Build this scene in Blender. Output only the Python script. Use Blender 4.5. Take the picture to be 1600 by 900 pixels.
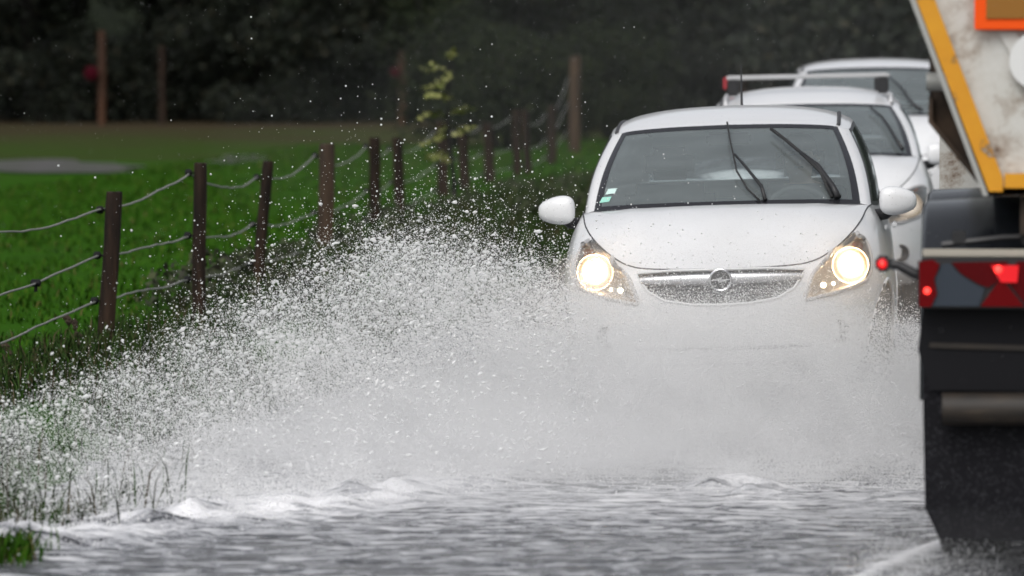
import bpy, bmesh, math, random
import numpy as np
from mathutils import Vector, Matrix
from mathutils.bvhtree import BVHTree

for o in list(bpy.data.objects):
    bpy.data.objects.remove(o)
scene = bpy.context.scene
C = scene.collection
rng = np.random.default_rng(7)
random.seed(7)
R = math.radians

# ------------------------------------------------------------------ camera
CAM_H, FPX, HORIZON = 1.85, 8000.0, 72.0          # metres, focal length in photo pixels, horizon row
PITCH = math.atan((450 - HORIZON) / FPX)
cam_d = bpy.data.cameras.new('camera')
cam = bpy.data.objects.new('camera', cam_d)
C.objects.link(cam)
cam.location = (0, 0, CAM_H)
cam.rotation_euler = (math.pi / 2 - PITCH, 0, 0)
cam_d.sensor_width = 36.0
cam_d.lens = 36.0 * FPX / 1600
cam_d.clip_start, cam_d.clip_end = 0.5, 3000
cam_d.dof.use_dof = True
cam_d.dof.focus_distance = 24.9
cam_d.dof.aperture_fstop = 3.4
scene.camera = cam

# ------------------------------------------------------------------ light: overcast, raining
SUN_EL, SUN_AZ = R(52), R(200)
world = bpy.data.worlds.new('World')
scene.world = world
world.use_nodes = True
wn, wl = world.node_tree.nodes, world.node_tree.links
sky = wn.new('ShaderNodeTexSky')
sky.sky_type = 'NISHITA'
sky.sun_disc = False
sky.sun_elevation = SUN_EL
sky.sun_rotation = SUN_AZ
sky.dust_density = 4.0
hsv = wn.new('ShaderNodeHueSaturation')
hsv.inputs['Saturation'].default_value = 0.27      # a closed grey cloud deck
wl.new(sky.outputs[0], hsv.inputs['Color'])
wl.new(hsv.outputs[0], wn['Background'].inputs['Color'])
wn['Background'].inputs['Strength'].default_value = 0.15
sun_d = bpy.data.lights.new('sun', 'SUN')
sun = bpy.data.objects.new('sun', sun_d)
C.objects.link(sun)
sun_d.energy = 0.8
sun_d.angle = R(40)
sun_d.color = (1.0, 0.98, 0.95)
sun_dir = Vector((math.sin(SUN_AZ) * math.cos(SUN_EL), math.cos(SUN_AZ) * math.cos(SUN_EL), math.sin(SUN_EL)))
sun.rotation_euler = sun_dir.to_track_quat('Z', 'Y').to_euler()
sun.location = (0, -10, 40)
scene.view_settings.view_transform = 'Standard'
scene.view_settings.look = 'None'
scene.view_settings.exposure = 0.0
scene.view_settings.gamma = 1.0
scene.render.engine = 'CYCLES'
cy = scene.cycles
cy.use_denoising = True
cy.denoiser = 'OPENIMAGEDENOISE'
cy.denoising_input_passes = 'RGB_ALBEDO_NORMAL'
cy.denoising_prefilter = 'ACCURATE'
cy.max_bounces = 18
cy.diffuse_bounces = 12
cy.glossy_bounces = 4
cy.transmission_bounces = 6
cy.transparent_max_bounces = 16
cy.volume_bounces = 10
cy.sample_clamp_indirect = 4.0
cy.caustics_reflective = False
cy.caustics_refractive = False

# ------------------------------------------------------------------ helpers
def pix_ray(px, py):
    d, v = (px - 800) / FPX, (450 - py) / FPX
    cp, sp = math.cos(PITCH), math.sin(PITCH)
    return Vector((d, cp + v * sp, -sp + v * cp))
def at_depth(px, py, Y):
    r = pix_ray(px, py)
    return Vector((0, 0, CAM_H)) + r * (Y / r.y)
def on_ground(px, py, z=0.0):
    r = pix_ray(px, py)
    return Vector((0, 0, CAM_H)) + r * ((z - CAM_H) / r.z)

def tag(o, label, cat, group=None, kind=None):
    o['label'] = label
    o['category'] = cat
    if group: o['group'] = group
    if kind: o['kind'] = kind
    return o
def mesh_obj(name, V, F, m=None, parent=None, smooth=True, mats=None, mi=None):
    me = bpy.data.meshes.new(name)
    me.from_pydata([tuple(v) for v in V], [], [tuple(int(i) for i in f) for f in F])
    if m is not None: me.materials.append(m)
    for x in (mats or []): me.materials.append(x)
    if mi is not None: me.polygons.foreach_set('material_index', np.asarray(mi, dtype=np.int32))
    if smooth: me.polygons.foreach_set('use_smooth', np.ones(len(me.polygons), dtype=bool))
    me.update()
    o = bpy.data.objects.new(name, me)
    C.objects.link(o)
    if parent: o.parent = parent
    return o
def empty(name, loc=(0, 0, 0), rot=(0, 0, 0)):
    o = bpy.data.objects.new(name, None)
    C.objects.link(o)
    o.location, o.rotation_euler = loc, rot
    o.empty_display_size = 0.2
    return o
def copy_tree(o, parent=None):
    c = o.copy()
    C.objects.link(c)
    if parent: c.parent = parent
    for ch in list(o.children): copy_tree(ch, c)
    return c

class MB:
    """collects shapes into one mesh"""
    def __init__(s): s.V, s.F = [], []
    def add(s, V, F):
        b = len(s.V)
        s.V += [tuple(v) for v in V]
        s.F += [tuple(i + b for i in f) for f in F]
        return s
    def box(s, c, d, rz=0.0, bev=0.0, rot=None):
        bm = bmesh.new()
        bmesh.ops.create_cube(bm, size=1.0)
        for v in bm.verts: v.co = Vector((v.co.x * d[0], v.co.y * d[1], v.co.z * d[2]))
        if bev > 0: bmesh.ops.bevel(bm, geom=bm.edges[:], offset=bev, segments=2, affect='EDGES')
        M = Matrix.Translation(c) @ (rot if rot is not None else Matrix.Rotation(rz, 4, 'Z'))
        bm.verts.index_update()
        s.add([M @ v.co for v in bm.verts], [[v.index for v in f.verts] for f in bm.faces])
        bm.free()
        return s
    def tube(s, P, r, n=8, caps=True):
        P = [Vector(p) for p in P]
        rs = r if hasattr(r, '__len__') else [r] * len(P)
        V, F = [], []
        prev = None
        for i, p in enumerate(P):
            t = (P[min(i + 1, len(P) - 1)] - P[max(i - 1, 0)])
            if t.length < 1e-9: t = Vector((0, 0, 1))
            t.normalize()
            if prev is None:
                a = Vector((0, 0, 1)) if abs(t.z) < 0.9 else Vector((1, 0, 0))
                prev = t.cross(a).normalized()
            u = (prev - t * prev.dot(t)).normalized()
            prev = u
            w = t.cross(u)
            for k in range(n):
                a = 2 * math.pi * k / n
                V.append(p + (u * math.cos(a) + w * math.sin(a)) * rs[i])
        for i in range(len(P) - 1):
            for k in range(n):
                a, b = i * n + k, i * n + (k + 1) % n
                F.append((a, b, b + n, a + n))
        if caps:
            F.append(tuple(range(n - 1, -1, -1)))
            F.append(tuple((len(P) - 1) * n + k for k in range(n)))
        return s.add(V, F)
    def prism(s, poly, d):
        """poly: 3D outline, extruded by vector d"""
        d = Vector(d); n = len(poly)
        V = [Vector(p) for p in poly] + [Vector(p) + d for p in poly]
        F = [tuple(range(n)), tuple(range(2 * n - 1, n - 1, -1))]
        F += [(i, i + n, (i + 1) % n + n, (i + 1) % n) for i in range(n)]
        return s.add(V, F)
    def lathe(s, prof, n=32, axis='X', c=(0, 0, 0)):
        V, F = [], []
        for (a, r) in prof:
            for k in range(n):
                t = 2 * math.pi * k / n
                q = {'X': (a, r * math.cos(t), r * math.sin(t)), 'Y': (r * math.cos(t), a, r * math.sin(t)), 'Z': (r * math.cos(t), r * math.sin(t), a)}[axis]
                V.append(Vector(q) + Vector(c))
        for i in range(len(prof) - 1):
            for k in range(n):
                F.append((i * n + k, i * n + (k + 1) % n, (i + 1) * n + (k + 1) % n, (i + 1) * n + k))
        return s.add(V, F)
    def build(s, name, m, parent=None, smooth=False):
        o = mesh_obj(name, s.V, s.F, m, parent, smooth)
        bm = bmesh.new(); bm.from_mesh(o.data)
        bmesh.ops.recalc_face_normals(bm, faces=bm.faces[:])
        bm.to_mesh(o.data); bm.free()
        if smooth == 'auto':
            o.data.set_sharp_from_angle(angle=R(35))
        return o

# value noise for scattering
_lat = rng.random((64, 64, 64))
def vnoise(p, scale=1.0):
    q = np.asarray(p, dtype=float) * scale
    i = np.floor(q).astype(int); f = q - i
    f = f * f * (3 - 2 * f)
    out = 0
    for dx in (0, 1):
        for dy in (0, 1):
            for dz in (0, 1):
                w = (f[:, 0] if dx else 1 - f[:, 0]) * (f[:, 1] if dy else 1 - f[:, 1]) * (f[:, 2] if dz else 1 - f[:, 2])
                out = out + w * _lat[(i[:, 0] + dx) % 64, (i[:, 1] + dy) % 64, (i[:, 2] + dz) % 64]
    return out

# ------------------------------------------------------------------ materials
def mat(name, col=(0.5, 0.5, 0.5), rough=0.5, metal=0.0, spec=0.5, coat=0.0):
    m = bpy.data.materials.new(name)
    m.use_nodes = True
    b = m.node_tree.nodes['Principled BSDF']
    b.inputs['Base Color'].default_value = (*col, 1)
    b.inputs['Roughness'].default_value = rough
    b.inputs['Metallic'].default_value = metal
    b.inputs['Specular IOR Level'].default_value = spec
    b.inputs['Coat Weight'].default_value = coat
    b.inputs['Coat Roughness'].default_value = 0.05
    return m
def nd(m, t, **kw):
    n = m.node_tree.nodes.new(t)
    for k, v in kw.items(): setattr(n, k, v)
    return n
def lk(m, a, b): m.node_tree.links.new(a, b)
def bsdf(m): return m.node_tree.nodes['Principled BSDF']
def noise_col(m, stops, scale=5.0, detail=5.0, coord='Object', stretch=None, rough=0.55, target='Base Color', dist=0.0):
    tc = nd(m, 'ShaderNodeTexCoord')
    src = tc.outputs[coord]
    if stretch:
        mp = nd(m, 'ShaderNodeMapping'); mp.inputs['Scale'].default_value = stretch
        lk(m, src, mp.inputs[0]); src = mp.outputs[0]
    n = nd(m, 'ShaderNodeTexNoise')
    n.inputs['Scale'].default_value = scale; n.inputs['Detail'].default_value = detail
    n.inputs['Roughness'].default_value = rough; n.inputs['Distortion'].default_value = dist
    lk(m, src, n.inputs['Vector'])
    r = nd(m, 'ShaderNodeValToRGB')
    els = r.color_ramp.elements
    while len(els) < len(stops): els.new(0.5)
    for e, (p, c) in zip(els, stops):
        e.position = p; e.color = (*c, 1)
    lk(m, n.outputs['Fac'], r.inputs[0])
    if target: lk(m, r.outputs[0], bsdf(m).inputs[target])
    return n, r, src
def bump(m, src_out, strength=0.3, dist=0.01):
    b = nd(m, 'ShaderNodeBump')
    b.inputs['Strength'].default_value = strength
    b.inputs['Distance'].default_value = dist
    lk(m, src_out, b.inputs['Height'])
    lk(m, b.outputs[0], bsdf(m).inputs['Normal'])

def mat_paint():
    m = mat('white_car_paint', (0.80, 0.81, 0.83), 0.28, 0, 0.5, 0.6)
    tc = nd(m, 'ShaderNodeTexCoord')
    col = None
    base = nd(m, 'ShaderNodeTexNoise'); base.inputs['Scale'].default_value = 2.2; base.inputs['Detail'].default_value = 6
    lk(m, tc.outputs['Object'], base.inputs['Vector'])
    r0 = nd(m, 'ShaderNodeValToRGB')
    r0.color_ramp.elements[0].position = 0.3; r0.color_ramp.elements[0].color = (0.75, 0.752, 0.756, 1)
    r0.color_ramp.elements[1].position = 0.6; r0.color_ramp.elements[1].color = (0.80, 0.805, 0.815, 1)
    lk(m, base.outputs[0], r0.inputs[0])
    col = r0.outputs[0]
    for sc, thr, gate, dc in ((55, 0.12, 0.76, (0.30, 0.29, 0.27)), (22, 0.075, 0.84, (0.12, 0.11, 0.10)), (90, 0.22, 0.66, (0.62, 0.62, 0.62))):
        v = nd(m, 'ShaderNodeTexVoronoi'); v.inputs['Scale'].default_value = sc
        lk(m, tc.outputs['Object'], v.inputs['Vector'])
        a = nd(m, 'ShaderNodeMath', operation='LESS_THAN'); a.inputs[1].default_value = thr
        lk(m, v.outputs['Distance'], a.inputs[0])
        s = nd(m, 'ShaderNodeSeparateColor'); lk(m, v.outputs['Color'], s.inputs[0])
        g = nd(m, 'ShaderNodeMath', operation='GREATER_THAN'); g.inputs[1].default_value = gate
        lk(m, s.outputs[0], g.inputs[0])
        mu = nd(m, 'ShaderNodeMath', operation='MULTIPLY'); lk(m, a.outputs[0], mu.inputs[0]); lk(m, g.outputs[0], mu.inputs[1])
        mx = nd(m, 'ShaderNodeMix', data_type='RGBA')
        lk(m, mu.outputs[0], mx.inputs['Factor']); lk(m, col, mx.inputs['A']); mx.inputs['B'].default_value = (*dc, 1)
        col = mx.outputs['Result']
    lk(m, col, bsdf(m).inputs['Base Color'])
    return m
def mat_glass(name, tint, gloss_rough=0.03, haze=0.0, ior=1.5, droplets=True):
    """thin pane: clear with fresnel reflection, pale diffuse veil and beads"""
    m = bpy.data.materials.new(name); m.use_nodes = True
    m.node_tree.nodes.remove(bsdf(m))
    out = m.node_tree.nodes['Material Output']
    tr = nd(m, 'ShaderNodeBsdfTransparent'); tr.inputs[0].default_value = (*tint, 1)
    gl = nd(m, 'ShaderNodeBsdfGlossy'); gl.inputs['Roughness'].default_value = gloss_rough
    gl.inputs[0].default_value = (0.9, 0.97, 0.98, 1)
    fr = nd(m, 'ShaderNodeFresnel'); fr.inputs[0].default_value = ior
    mul = nd(m, 'ShaderNodeMath', operation='MULTIPLY'); mul.inputs[1].default_value = 1.45; mul.use_clamp = True
    lk(m, fr.outputs[0], mul.inputs[0])
    mx = nd(m, 'ShaderNodeMixShader')
    lk(m, mul.outputs[0], mx.inputs[0]); lk(m, tr.outputs[0], mx.inputs[1]); lk(m, gl.outputs[0], mx.inputs[2])
    last = mx.outputs[0]
    tc = nd(m, 'ShaderNodeTexCoord')
    if droplets:
        n = nd(m, 'ShaderNodeTexNoise'); n.inputs['Scale'].default_value = 140; n.inputs['Detail'].default_value = 3
        lk(m, tc.outputs['Object'], n.inputs['Vector'])
        b = nd(m, 'ShaderNodeBump'); b.inputs['Strength'].default_value = 0.08; b.inputs['Distance'].default_value = 0.002
        lk(m, n.outputs[0], b.inputs['Height']); lk(m, b.outputs[0], gl.inputs['Normal'])
    if haze > 0:
        df = nd(m, 'ShaderNodeBsdfDiffuse'); df.inputs[0].default_value = (0.62, 0.70, 0.71, 1)
        n2 = nd(m, 'ShaderNodeTexNoise'); n2.inputs['Scale'].default_value = 6; n2.inputs['Detail'].default_value = 4
        mp = nd(m, 'ShaderNodeMapping'); mp.inputs['Scale'].default_value = (0.6, 1.0, 3.0)
        lk(m, tc.outputs['Object'], mp.inputs[0]); lk(m, mp.outputs[0], n2.inputs['Vector'])
        mr = nd(m, 'ShaderNodeMapRange'); mr.inputs[1].default_value = 0.3; mr.inputs[2].default_value = 0.75
        mr.inputs[3].default_value = haze * 0.85; mr.inputs[4].default_value = haze * 1.15
        lk(m, n2.outputs[0], mr.inputs[0])
        m2 = nd(m, 'ShaderNodeMixShader')
        lk(m, mr.outputs[0], m2.inputs[0]); lk(m, last, m2.inputs[1]); lk(m, df.outputs[0], m2.inputs[2])
        last = m2.outputs[0]
    lk(m, last, out.inputs['Surface'])
    return m
def mat_emit(name, col, strength, base=(0.8, 0.8, 0.8)):
    m = mat(name, base, 0.3)
    bsdf(m).inputs['Emission Color'].default_value = (*col, 1)
    bsdf(m).inputs['Emission Strength'].default_value = strength
    return m
def mat_lens():
    m = mat_glass('headlight_lens', (0.97, 0.97, 0.97), 0.05, 0.0, 1.45)
    out = m.node_tree.nodes['Material Output']
    last = out.inputs['Surface'].links[0].from_socket
    tl = nd(m, 'ShaderNodeBsdfTranslucent'); tl.inputs[0].default_value = (0.9, 0.88, 0.85, 1)
    df = nd(m, 'ShaderNodeBsdfDiffuse'); df.inputs[0].default_value = (0.8, 0.8, 0.8, 1)
    ad = nd(m, 'ShaderNodeMixShader'); ad.inputs[0].default_value = 0.3
    lk(m, tl.outputs[0], ad.inputs[1]); lk(m, df.outputs[0], ad.inputs[2])
    mx = nd(m, 'ShaderNodeMixShader'); mx.inputs[0].default_value = 0.26
    lk(m, last, mx.inputs[1]); lk(m, ad.outputs[0], mx.inputs[2]); lk(m, mx.outputs[0], out.inputs['Surface'])
    return m

def mat_lamp(name, inner, outer, strength):
    m = mat(name, (0.8, 0.8, 0.8), 0.3)
    a = nd(m, 'ShaderNodeAttribute'); a.attribute_name = 'glow'
    pw = nd(m, 'ShaderNodeMath', operation='POWER'); pw.inputs[1].default_value = 2.4; lk(m, a.outputs['Fac'], pw.inputs[0])
    mu = nd(m, 'ShaderNodeMath', operation='MULTIPLY_ADD'); mu.inputs[1].default_value = strength; mu.inputs[2].default_value = 0.35; lk(m, pw.outputs[0], mu.inputs[0])
    mx = nd(m, 'ShaderNodeMix', data_type='RGBA'); lk(m, a.outputs['Fac'], mx.inputs['Factor']); mx.inputs['A'].default_value = (*outer, 1); mx.inputs['B'].default_value = (*inner, 1)
    lk(m, mx.outputs['Result'], bsdf(m).inputs['Emission Color']); lk(m, mu.outputs[0], bsdf(m).inputs['Emission Strength'])
    return m
PAINT = mat_paint()
BLACKTRIM = mat('black_trim', (0.018, 0.018, 0.02), 0.45)
SEAM = mat('dark_seam', (0.05, 0.05, 0.055), 0.7)
FRIT = mat('black_glass_border', (0.02, 0.02, 0.024), 0.12)
WGLASS = mat_glass('windscreen_glass', (0.86, 0.93, 0.93), 0.04, 0.17)
SGLASS = mat_glass('side_glass', (0.82, 0.88, 0.88), 0.04, 0.03)
TRIMLIGHT = mat('light_grey_cabin_trim', (0.30, 0.31, 0.31), 0.8)
CHROME = mat('chrome', (0.75, 0.75, 0.77), 0.16, 1.0)
REFLECTOR = mat('lamp_reflector', (0.66, 0.62, 0.58), 0.38, 0.85)
LENS = mat_lens()
AMBER = mat('amber_bulb', (0.75, 0.22, 0.05), 0.3)
BULB = mat_lamp('lit_headlamp', (1.0, 0.80, 0.52), (1.0, 0.50, 0.18), 170.0)
BULB_DIM = mat_lamp('lit_running_lamp', (1.0, 0.88, 0.70), (1.0, 0.75, 0.5), 1.6)
SIDEBULB = mat_emit('lit_side_lamp', (1.0, 0.85, 0.6), 7.0)
RUBBER = mat('tyre_rubber', (0.022, 0.022, 0.023), 0.75)
RIM = mat('grey_rim', (0.42, 0.42, 0.43), 0.35, 0.8)
CABIN = mat('dark_cabin_plastic', (0.035, 0.037, 0.04), 0.7)
SEATM = mat('grey_seat_fabric', (0.022, 0.023, 0.025), 0.9, 0, 0.1)
CLOTH = mat('dark_jacket', (0.03, 0.032, 0.04), 0.9)
SKIN = mat('skin', (0.42, 0.27, 0.20), 0.6)
HAIR = mat('dark_hair', (0.03, 0.022, 0.018), 0.7)
GREYMETAL = mat('grey_bar_metal', (0.55, 0.55, 0.56), 0.4, 0.3)

# ------------------------------------------------------------------ spline grids
def catmull(P, n, axis=0):
    """resample control array along an axis, n steps per segment"""
    P = np.moveaxis(np.asarray(P, float), axis, 0)
    k = len(P)
    ext = np.concatenate([2 * P[:1] - P[1:2], P, 2 * P[-1:] - P[-2:-1]])
    out = []
    for i in range(k - 1):
        a, b, c, d = ext[i], ext[i + 1], ext[i + 2], ext[i + 3]
        for j in range(n):
            t = j / n
            out.append(0.5 * (2 * b + (c - a) * t + (2 * a - 5 * b + 4 * c - d) * t * t + (3 * b - a - 3 * c + d) * t ** 3))
    out.append(P[-1])
    return np.moveaxis(np.array(out), 0, axis)
def grid_faces(nr, nc, keep=None, flip=False):
    F = []
    for i in range(nr - 1):
        for j in range(nc - 1):
            if keep is not None and not keep(i, j): continue
            q = (i * nc + j, i * nc + j + 1, (i + 1) * nc + j + 1, (i + 1) * nc + j)
            F.append(q[::-1] if flip else q)
    return F
def mirror_x(G):
    H = G.copy(); H[..., 0] *= -1
    return H
def in_poly(x, z, poly):
    c = False
    n = len(poly)
    for i in range(n):
        x1, z1 = poly[i]; x2, z2 = poly[(i + 1) % n]
        if (z1 > z) != (z2 > z) and x < (x2 - x1) * (z - z1) / (z2 - z1) + x1: c = not c
    return c
def coons(F, Rr, L, Ri):
    """F,Rr: (nu,3) front and rear edge; L,Ri: (nv,3) left and right edge"""
    nu, nv = len(F), len(L)
    u = np.linspace(0, 1, nu)[None, :, None]; v = np.linspace(0, 1, nv)[:, None, None]
    S = (1 - v) * F[None] + v * Rr[None] + (1 - u) * L[:, None] + u * Ri[:, None]
    S = S - ((1 - u) * (1 - v) * F[0] + u * (1 - v) * F[-1] + (1 - u) * v * Rr[0] + u * v * Rr[-1])
    return S
def resample(P, n):
    P = np.asarray(P)
    d = np.concatenate([[0], np.cumsum(np.linalg.norm(np.diff(P, axis=0), axis=1))])
    t = np.linspace(0, d[-1], n)
    return np.stack([np.interp(t, d, P[:, k]) for k in range(3)], 1)

# ------------------------------------------------------------------ cars
LOW = [  # widest point x,y ; plan normal ; top-edge point x,y,z   (front centre -> rear centre), y runs backwards from the nose
    (0.00, 0.000, 0.00, -1.0, 0.00, 0.060, 0.735),
    (0.25, 0.015, 0.06, -1.0, 0.25, 0.075, 0.738),
    (0.46, 0.065, 0.25, -0.97, 0.44, 0.135, 0.752),
    (0.63, 0.180, 0.55, -0.83, 0.555, 0.270, 0.800),
    (0.745, 0.33, 0.80, -0.60, 0.655, 0.420, 0.880),
    (0.815, 0.50, 0.95, -0.30, 0.710, 0.600, 0.945),
    (0.850, 0.75, 1.00, -0.10, 0.735, 0.820, 0.990),
    (0.864, 1.10, 1.00, 0.00, 0.755, 1.080, 1.005),
    (0.868, 1.70, 1.00, 0.00, 0.785, 1.700, 0.985),
    (0.868, 2.50, 1.00, 0.00, 0.790, 2.500, 1.010),
    (0.850, 3.20, 0.99, 0.10, 0.770, 3.200, 1.050),
    (0.780, 3.65, 0.85, 0.50, 0.700, 3.600, 1.080),
    (0.550, 3.90, 0.30, 0.95, 0.520, 3.820, 1.090),
    (0.000, 3.98, 0.00, 1.0, 0.000, 3.900, 1.090)]
GRN = [  # greenhouse: base x,y,z ; top x,y,z
    (0.00, 0.95, 1.028, 0.00, 1.740, 1.437),
    (0.35, 0.98, 1.026, 0.29, 1.747, 1.432),
    (0.60, 1.06, 1.018, 0.50, 1.775, 1.420),
    (0.70, 1.13, 1.010, 0.578, 1.810, 1.408),
    (0.757, 1.24, 1.000, 0.640, 1.890, 1.395),
    (0.785, 1.75, 0.985, 0.652, 2.200, 1.420),
    (0.790, 2.30, 1.000, 0.655, 2.500, 1.428),
    (0.790, 2.43, 1.005, 0.655, 2.600, 1.428),
    (0.775, 3.15, 1.050, 0.635, 3.100, 1.405),
    (0.740, 3.45, 1.070, 0.590, 3.400, 1.370),
    (0.550, 3.82, 1.090, 0.500, 3.520, 1.350),
    (0.000, 3.90, 1.090, 0.000, 3.580, 1.370)]
HL_CORSA = [(0.425, 0.572), (0.50, 0.582), (0.60, 0.602), (0.70, 0.632), (0.738, 0.66), (0.757, 0.72), (0.750, 0.79), (0.722, 0.855),
            (0.690, 0.883), (0.655, 0.885), (0.61, 0.855), (0.56, 0.800), (0.51, 0.740), (0.470, 0.700), (0.448, 0.650)]
HL_ANGLE = [(0.42, 0.60), (0.58, 0.60), (0.72, 0.64), (0.765, 0.72), (0.775, 0.80), (0.72, 0.83), (0.60, 0.79), (0.50, 0.735), (0.45, 0.69)]
HL_SUV = [(0.46, 0.66), (0.60, 0.64), (0.70, 0.66), (0.76, 0.73), (0.76, 0.79), (0.70, 0.82), (0.58, 0.79), (0.48, 0.735)]
GR_CORSA = [(-0.425, 0.722), (-0.25, 0.732), (0.0, 0.732), (0.25, 0.732), (0.425, 0.722), (0.405, 0.680), (0.37, 0.630), (0.29, 0.583), (0.15, 0.560), (0, 0.555),
            (-0.15, 0.560), (-0.29, 0.583), (-0.37, 0.630), (-0.405, 0.680)]
GR_WIDE = [(-0.36, 0.70), (0.36, 0.70), (0.33, 0.62), (0.24, 0.54), (-0.24, 0.54), (-0.33, 0.62)]

def build_car(name, loc, yaw, roll, scl, hl, grille, bulb, lit, style, ghk=1.0, crown=0.075):
    car = empty(name, loc, (0, roll, yaw))
    S = np.array(scl)
    L = np.array(LOW)
    ncol = len(L)
    lev = []
    zb = np.where(np.arange(ncol) < 3, 0.20, 0.19)
    for z, ins in ((None, 0.10), (0.27, 0.025), (0.40, 0.004), (0.52, 0.0), (0.61, 0.004)):
        zz = zb if z is None else np.full(ncol, z)
        lev.append(np.stack([np.maximum(L[:, 0] - L[:, 2] * ins, 0), L[:, 1] - L[:, 3] * ins, zz], 1))
    base = lev[-1].copy(); top = L[:, 4:7]
    for f, w in ((0.38, 0.13), (0.70, 0.42), (0.90, 0.78)):
        p = base + (top - base) * w
        p[:, 2] = base[:, 2] + (top[:, 2] - base[:, 2]) * f
        lev.append(p)
    lev.append(top.copy())
    ctrl = np.array(lev)                                   # levels x columns x 3
    nsc, nsl = 12, 5
    G = catmull(catmull(ctrl, nsc, 1), nsl, 0)
    nl, nc = G.shape[:2]
    G[:, 0, 0] = 0; G[:, -1, 0] = 0
    GM = mirror_x(G)
    # BVH of front for projecting outlines
    Vf = np.concatenate([G.reshape(-1, 3), GM.reshape(-1, 3)])
    Ff = grid_faces(nl, nc) + [tuple(i + nl * nc for i in f) for f in grid_faces(nl, nc)]
    bvh = BVHTree.FromPolygons([tuple(v) for v in Vf], Ff)
    def front(x, z, off=0.0):
        h = bvh.ray_cast(Vector((x, -1.0, z)), Vector((0, 1, 0)))
        if h[0] is None:
            h = bvh.find_nearest(Vector((x, 0.2, z)))
        n = h[1] if h[1].y < 0 else -h[1]
        return h[0] + n * off
    wheels = ((0.66, 0.30), (3.15, 0.30))
    hlm = [(-x, z) for x, z in hl]
    def cut(c):
        x, y, z = c
        if y < 0.8 and (in_poly(x, z, hl) or in_poly(x, z, hlm) or in_poly(x, z, grille)): return True
        for wy, wz in wheels:
            if abs(x) > 0.6 and math.hypot(y - wy, z - wz) < 0.335: return True
        return False
    def low_part(pname, c0, c1, sides, m=PAINT, both=False):
        a, b = c0 * nsc, c1 * nsc
        mb = MB()
        for sd in sides:
            g = (G if sd > 0 else GM)[:, a:b + 1]
            keep = lambda i, j: not cut((g[i, j] + g[i + 1, j + 1]) / 2)
            mb.add(g.reshape(-1, 3) * S, grid_faces(nl, b - a + 1, keep, sd < 0))
        return mesh_obj(pname, mb.V, mb.F, m, car)
    low_part('front_bumper', 0, 5, (1, -1))
    low_part('rear_bumper', 11, 13, (1, -1))
    for sd in (1, -1):
        low_part('fender', 5, 7, (sd,))
        d = low_part('door', 7, 9, (sd,))
        mb = MB().box((sd * 0.868 * S[0], 2.25 * S[1], 0.86 * S[2]), (0.03, 0.19, 0.03), bev=0.008)
        mb.build('handle', PAINT, d, 'auto')
        low_part('rear_quarter', 9, 11, (sd,))
    # bonnet
    nv = 5 * nsc + 1
    tp = G[-1]
    fr = np.concatenate([mirror_x(tp[:2 * nsc + 1])[::-1], tp[1:2 * nsc + 1]])
    side = tp[2 * nsc:7 * nsc + 1]
    rear = np.array([(-0.755, 1.08, 1.005), (-0.66, 1.00, 1.012), (-0.36, 0.925, 1.022), (0, 0.895, 1.026), (0.36, 0.925, 1.022), (0.66, 1.00, 1.012), (0.755, 1.08, 1.005)])
    rear = catmull(rear, 12)
    nu = 49
    H = coons(resample(fr, nu), resample(rear, nu), mirror_x(resample(side, nv)), resample(side, nv))
    u = np.linspace(-1, 1, nu)[None]; v = np.linspace(0, 1, nv)[:, None]
    H[..., 2] += 0.040 * np.sin(np.pi * np.clip(v, 0, 1)) ** 0.8 * (1 - np.abs(u) ** 2.6)
    H[..., 2] += 0.008 * np.exp(-((np.abs(u) - 0.62) / 0.07) ** 2) * np.sin(np.pi * v) ** 0.7   # pressed crease
    hood = mesh_obj('bonnet', H.reshape(-1, 3) * S, grid_faces(nv, nu), PAINT, car)
    def Hp(ui, vi): return H[int(round(vi * (nv - 1))), int(round((ui + 1) / 2 * (nu - 1)))] * S
    # bonnet shut lines
    mb = MB()
    for sd in (1, -1):
        mb.tube([Vector(p * S) + Vector((0, 0, 0.001)) for p in (resample(side, 40) if sd > 0 else mirror_x(resample(side, 40)))], 0.004, 5)
    mb.tube([Vector(p * S) + Vector((0, -0.001, 0.0)) for p in resample(fr, 40)], 0.0045, 5)
    mb.build('shut_line', SEAM, hood, True)
    # greenhouse
    g = np.array(GRN); g[:, 5] = g[:, 2] + (g[:, 5] - g[:, 2]) * ghk
    lv = []
    for f in (0, 0.25, 0.5, 0.75, 1.0):
        p = g[:, :3] + (g[:, 3:] - g[:, :3]) * f
        n = np.stack([g[:, 0], (g[:, 1] - 2.4) * 0.5, np.full(len(g), 0.25)], 1)
        n /= np.linalg.norm(n, axis=1, keepdims=True)
        lv.append(p + n * 0.028 * math.sin(math.pi * f))
    gs = 8
    K = catmull(catmull(np.array(lv), gs, 1), 5, 0)
    K[:, 0, 0] = 0; K[:, -1, 0] = 0
    kr = K.shape[0]
    KM = mirror_x(K)
    def gh(pname, a, b, sides, m, parent=car, keep=None, off=0.0):
        mb = MB()
        for sd in sides:
            q = (K if sd > 0 else KM)[:, a:b + 1].copy()
            if off:
                cc = np.array([0, 2.3, 1.0]); dn = q - cc; dn /= np.linalg.norm(dn, axis=-1, keepdims=True); q = q + dn * off
            mb.add(q.reshape(-1, 3) * S, grid_faces(kr, b - a + 1, keep, sd < 0))
        return mesh_obj(pname, mb.V, mb.F, m, parent)
    ws = gh('windscreen', 0, 3 * gs, (1, -1), WGLASS)
    nW = 3 * gs
    gh('glass_border', 0, nW, (1, -1), FRIT, ws, lambda i, j: j >= nW - 4 or i < 1 or i >= kr - 2, 0.003)
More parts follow.
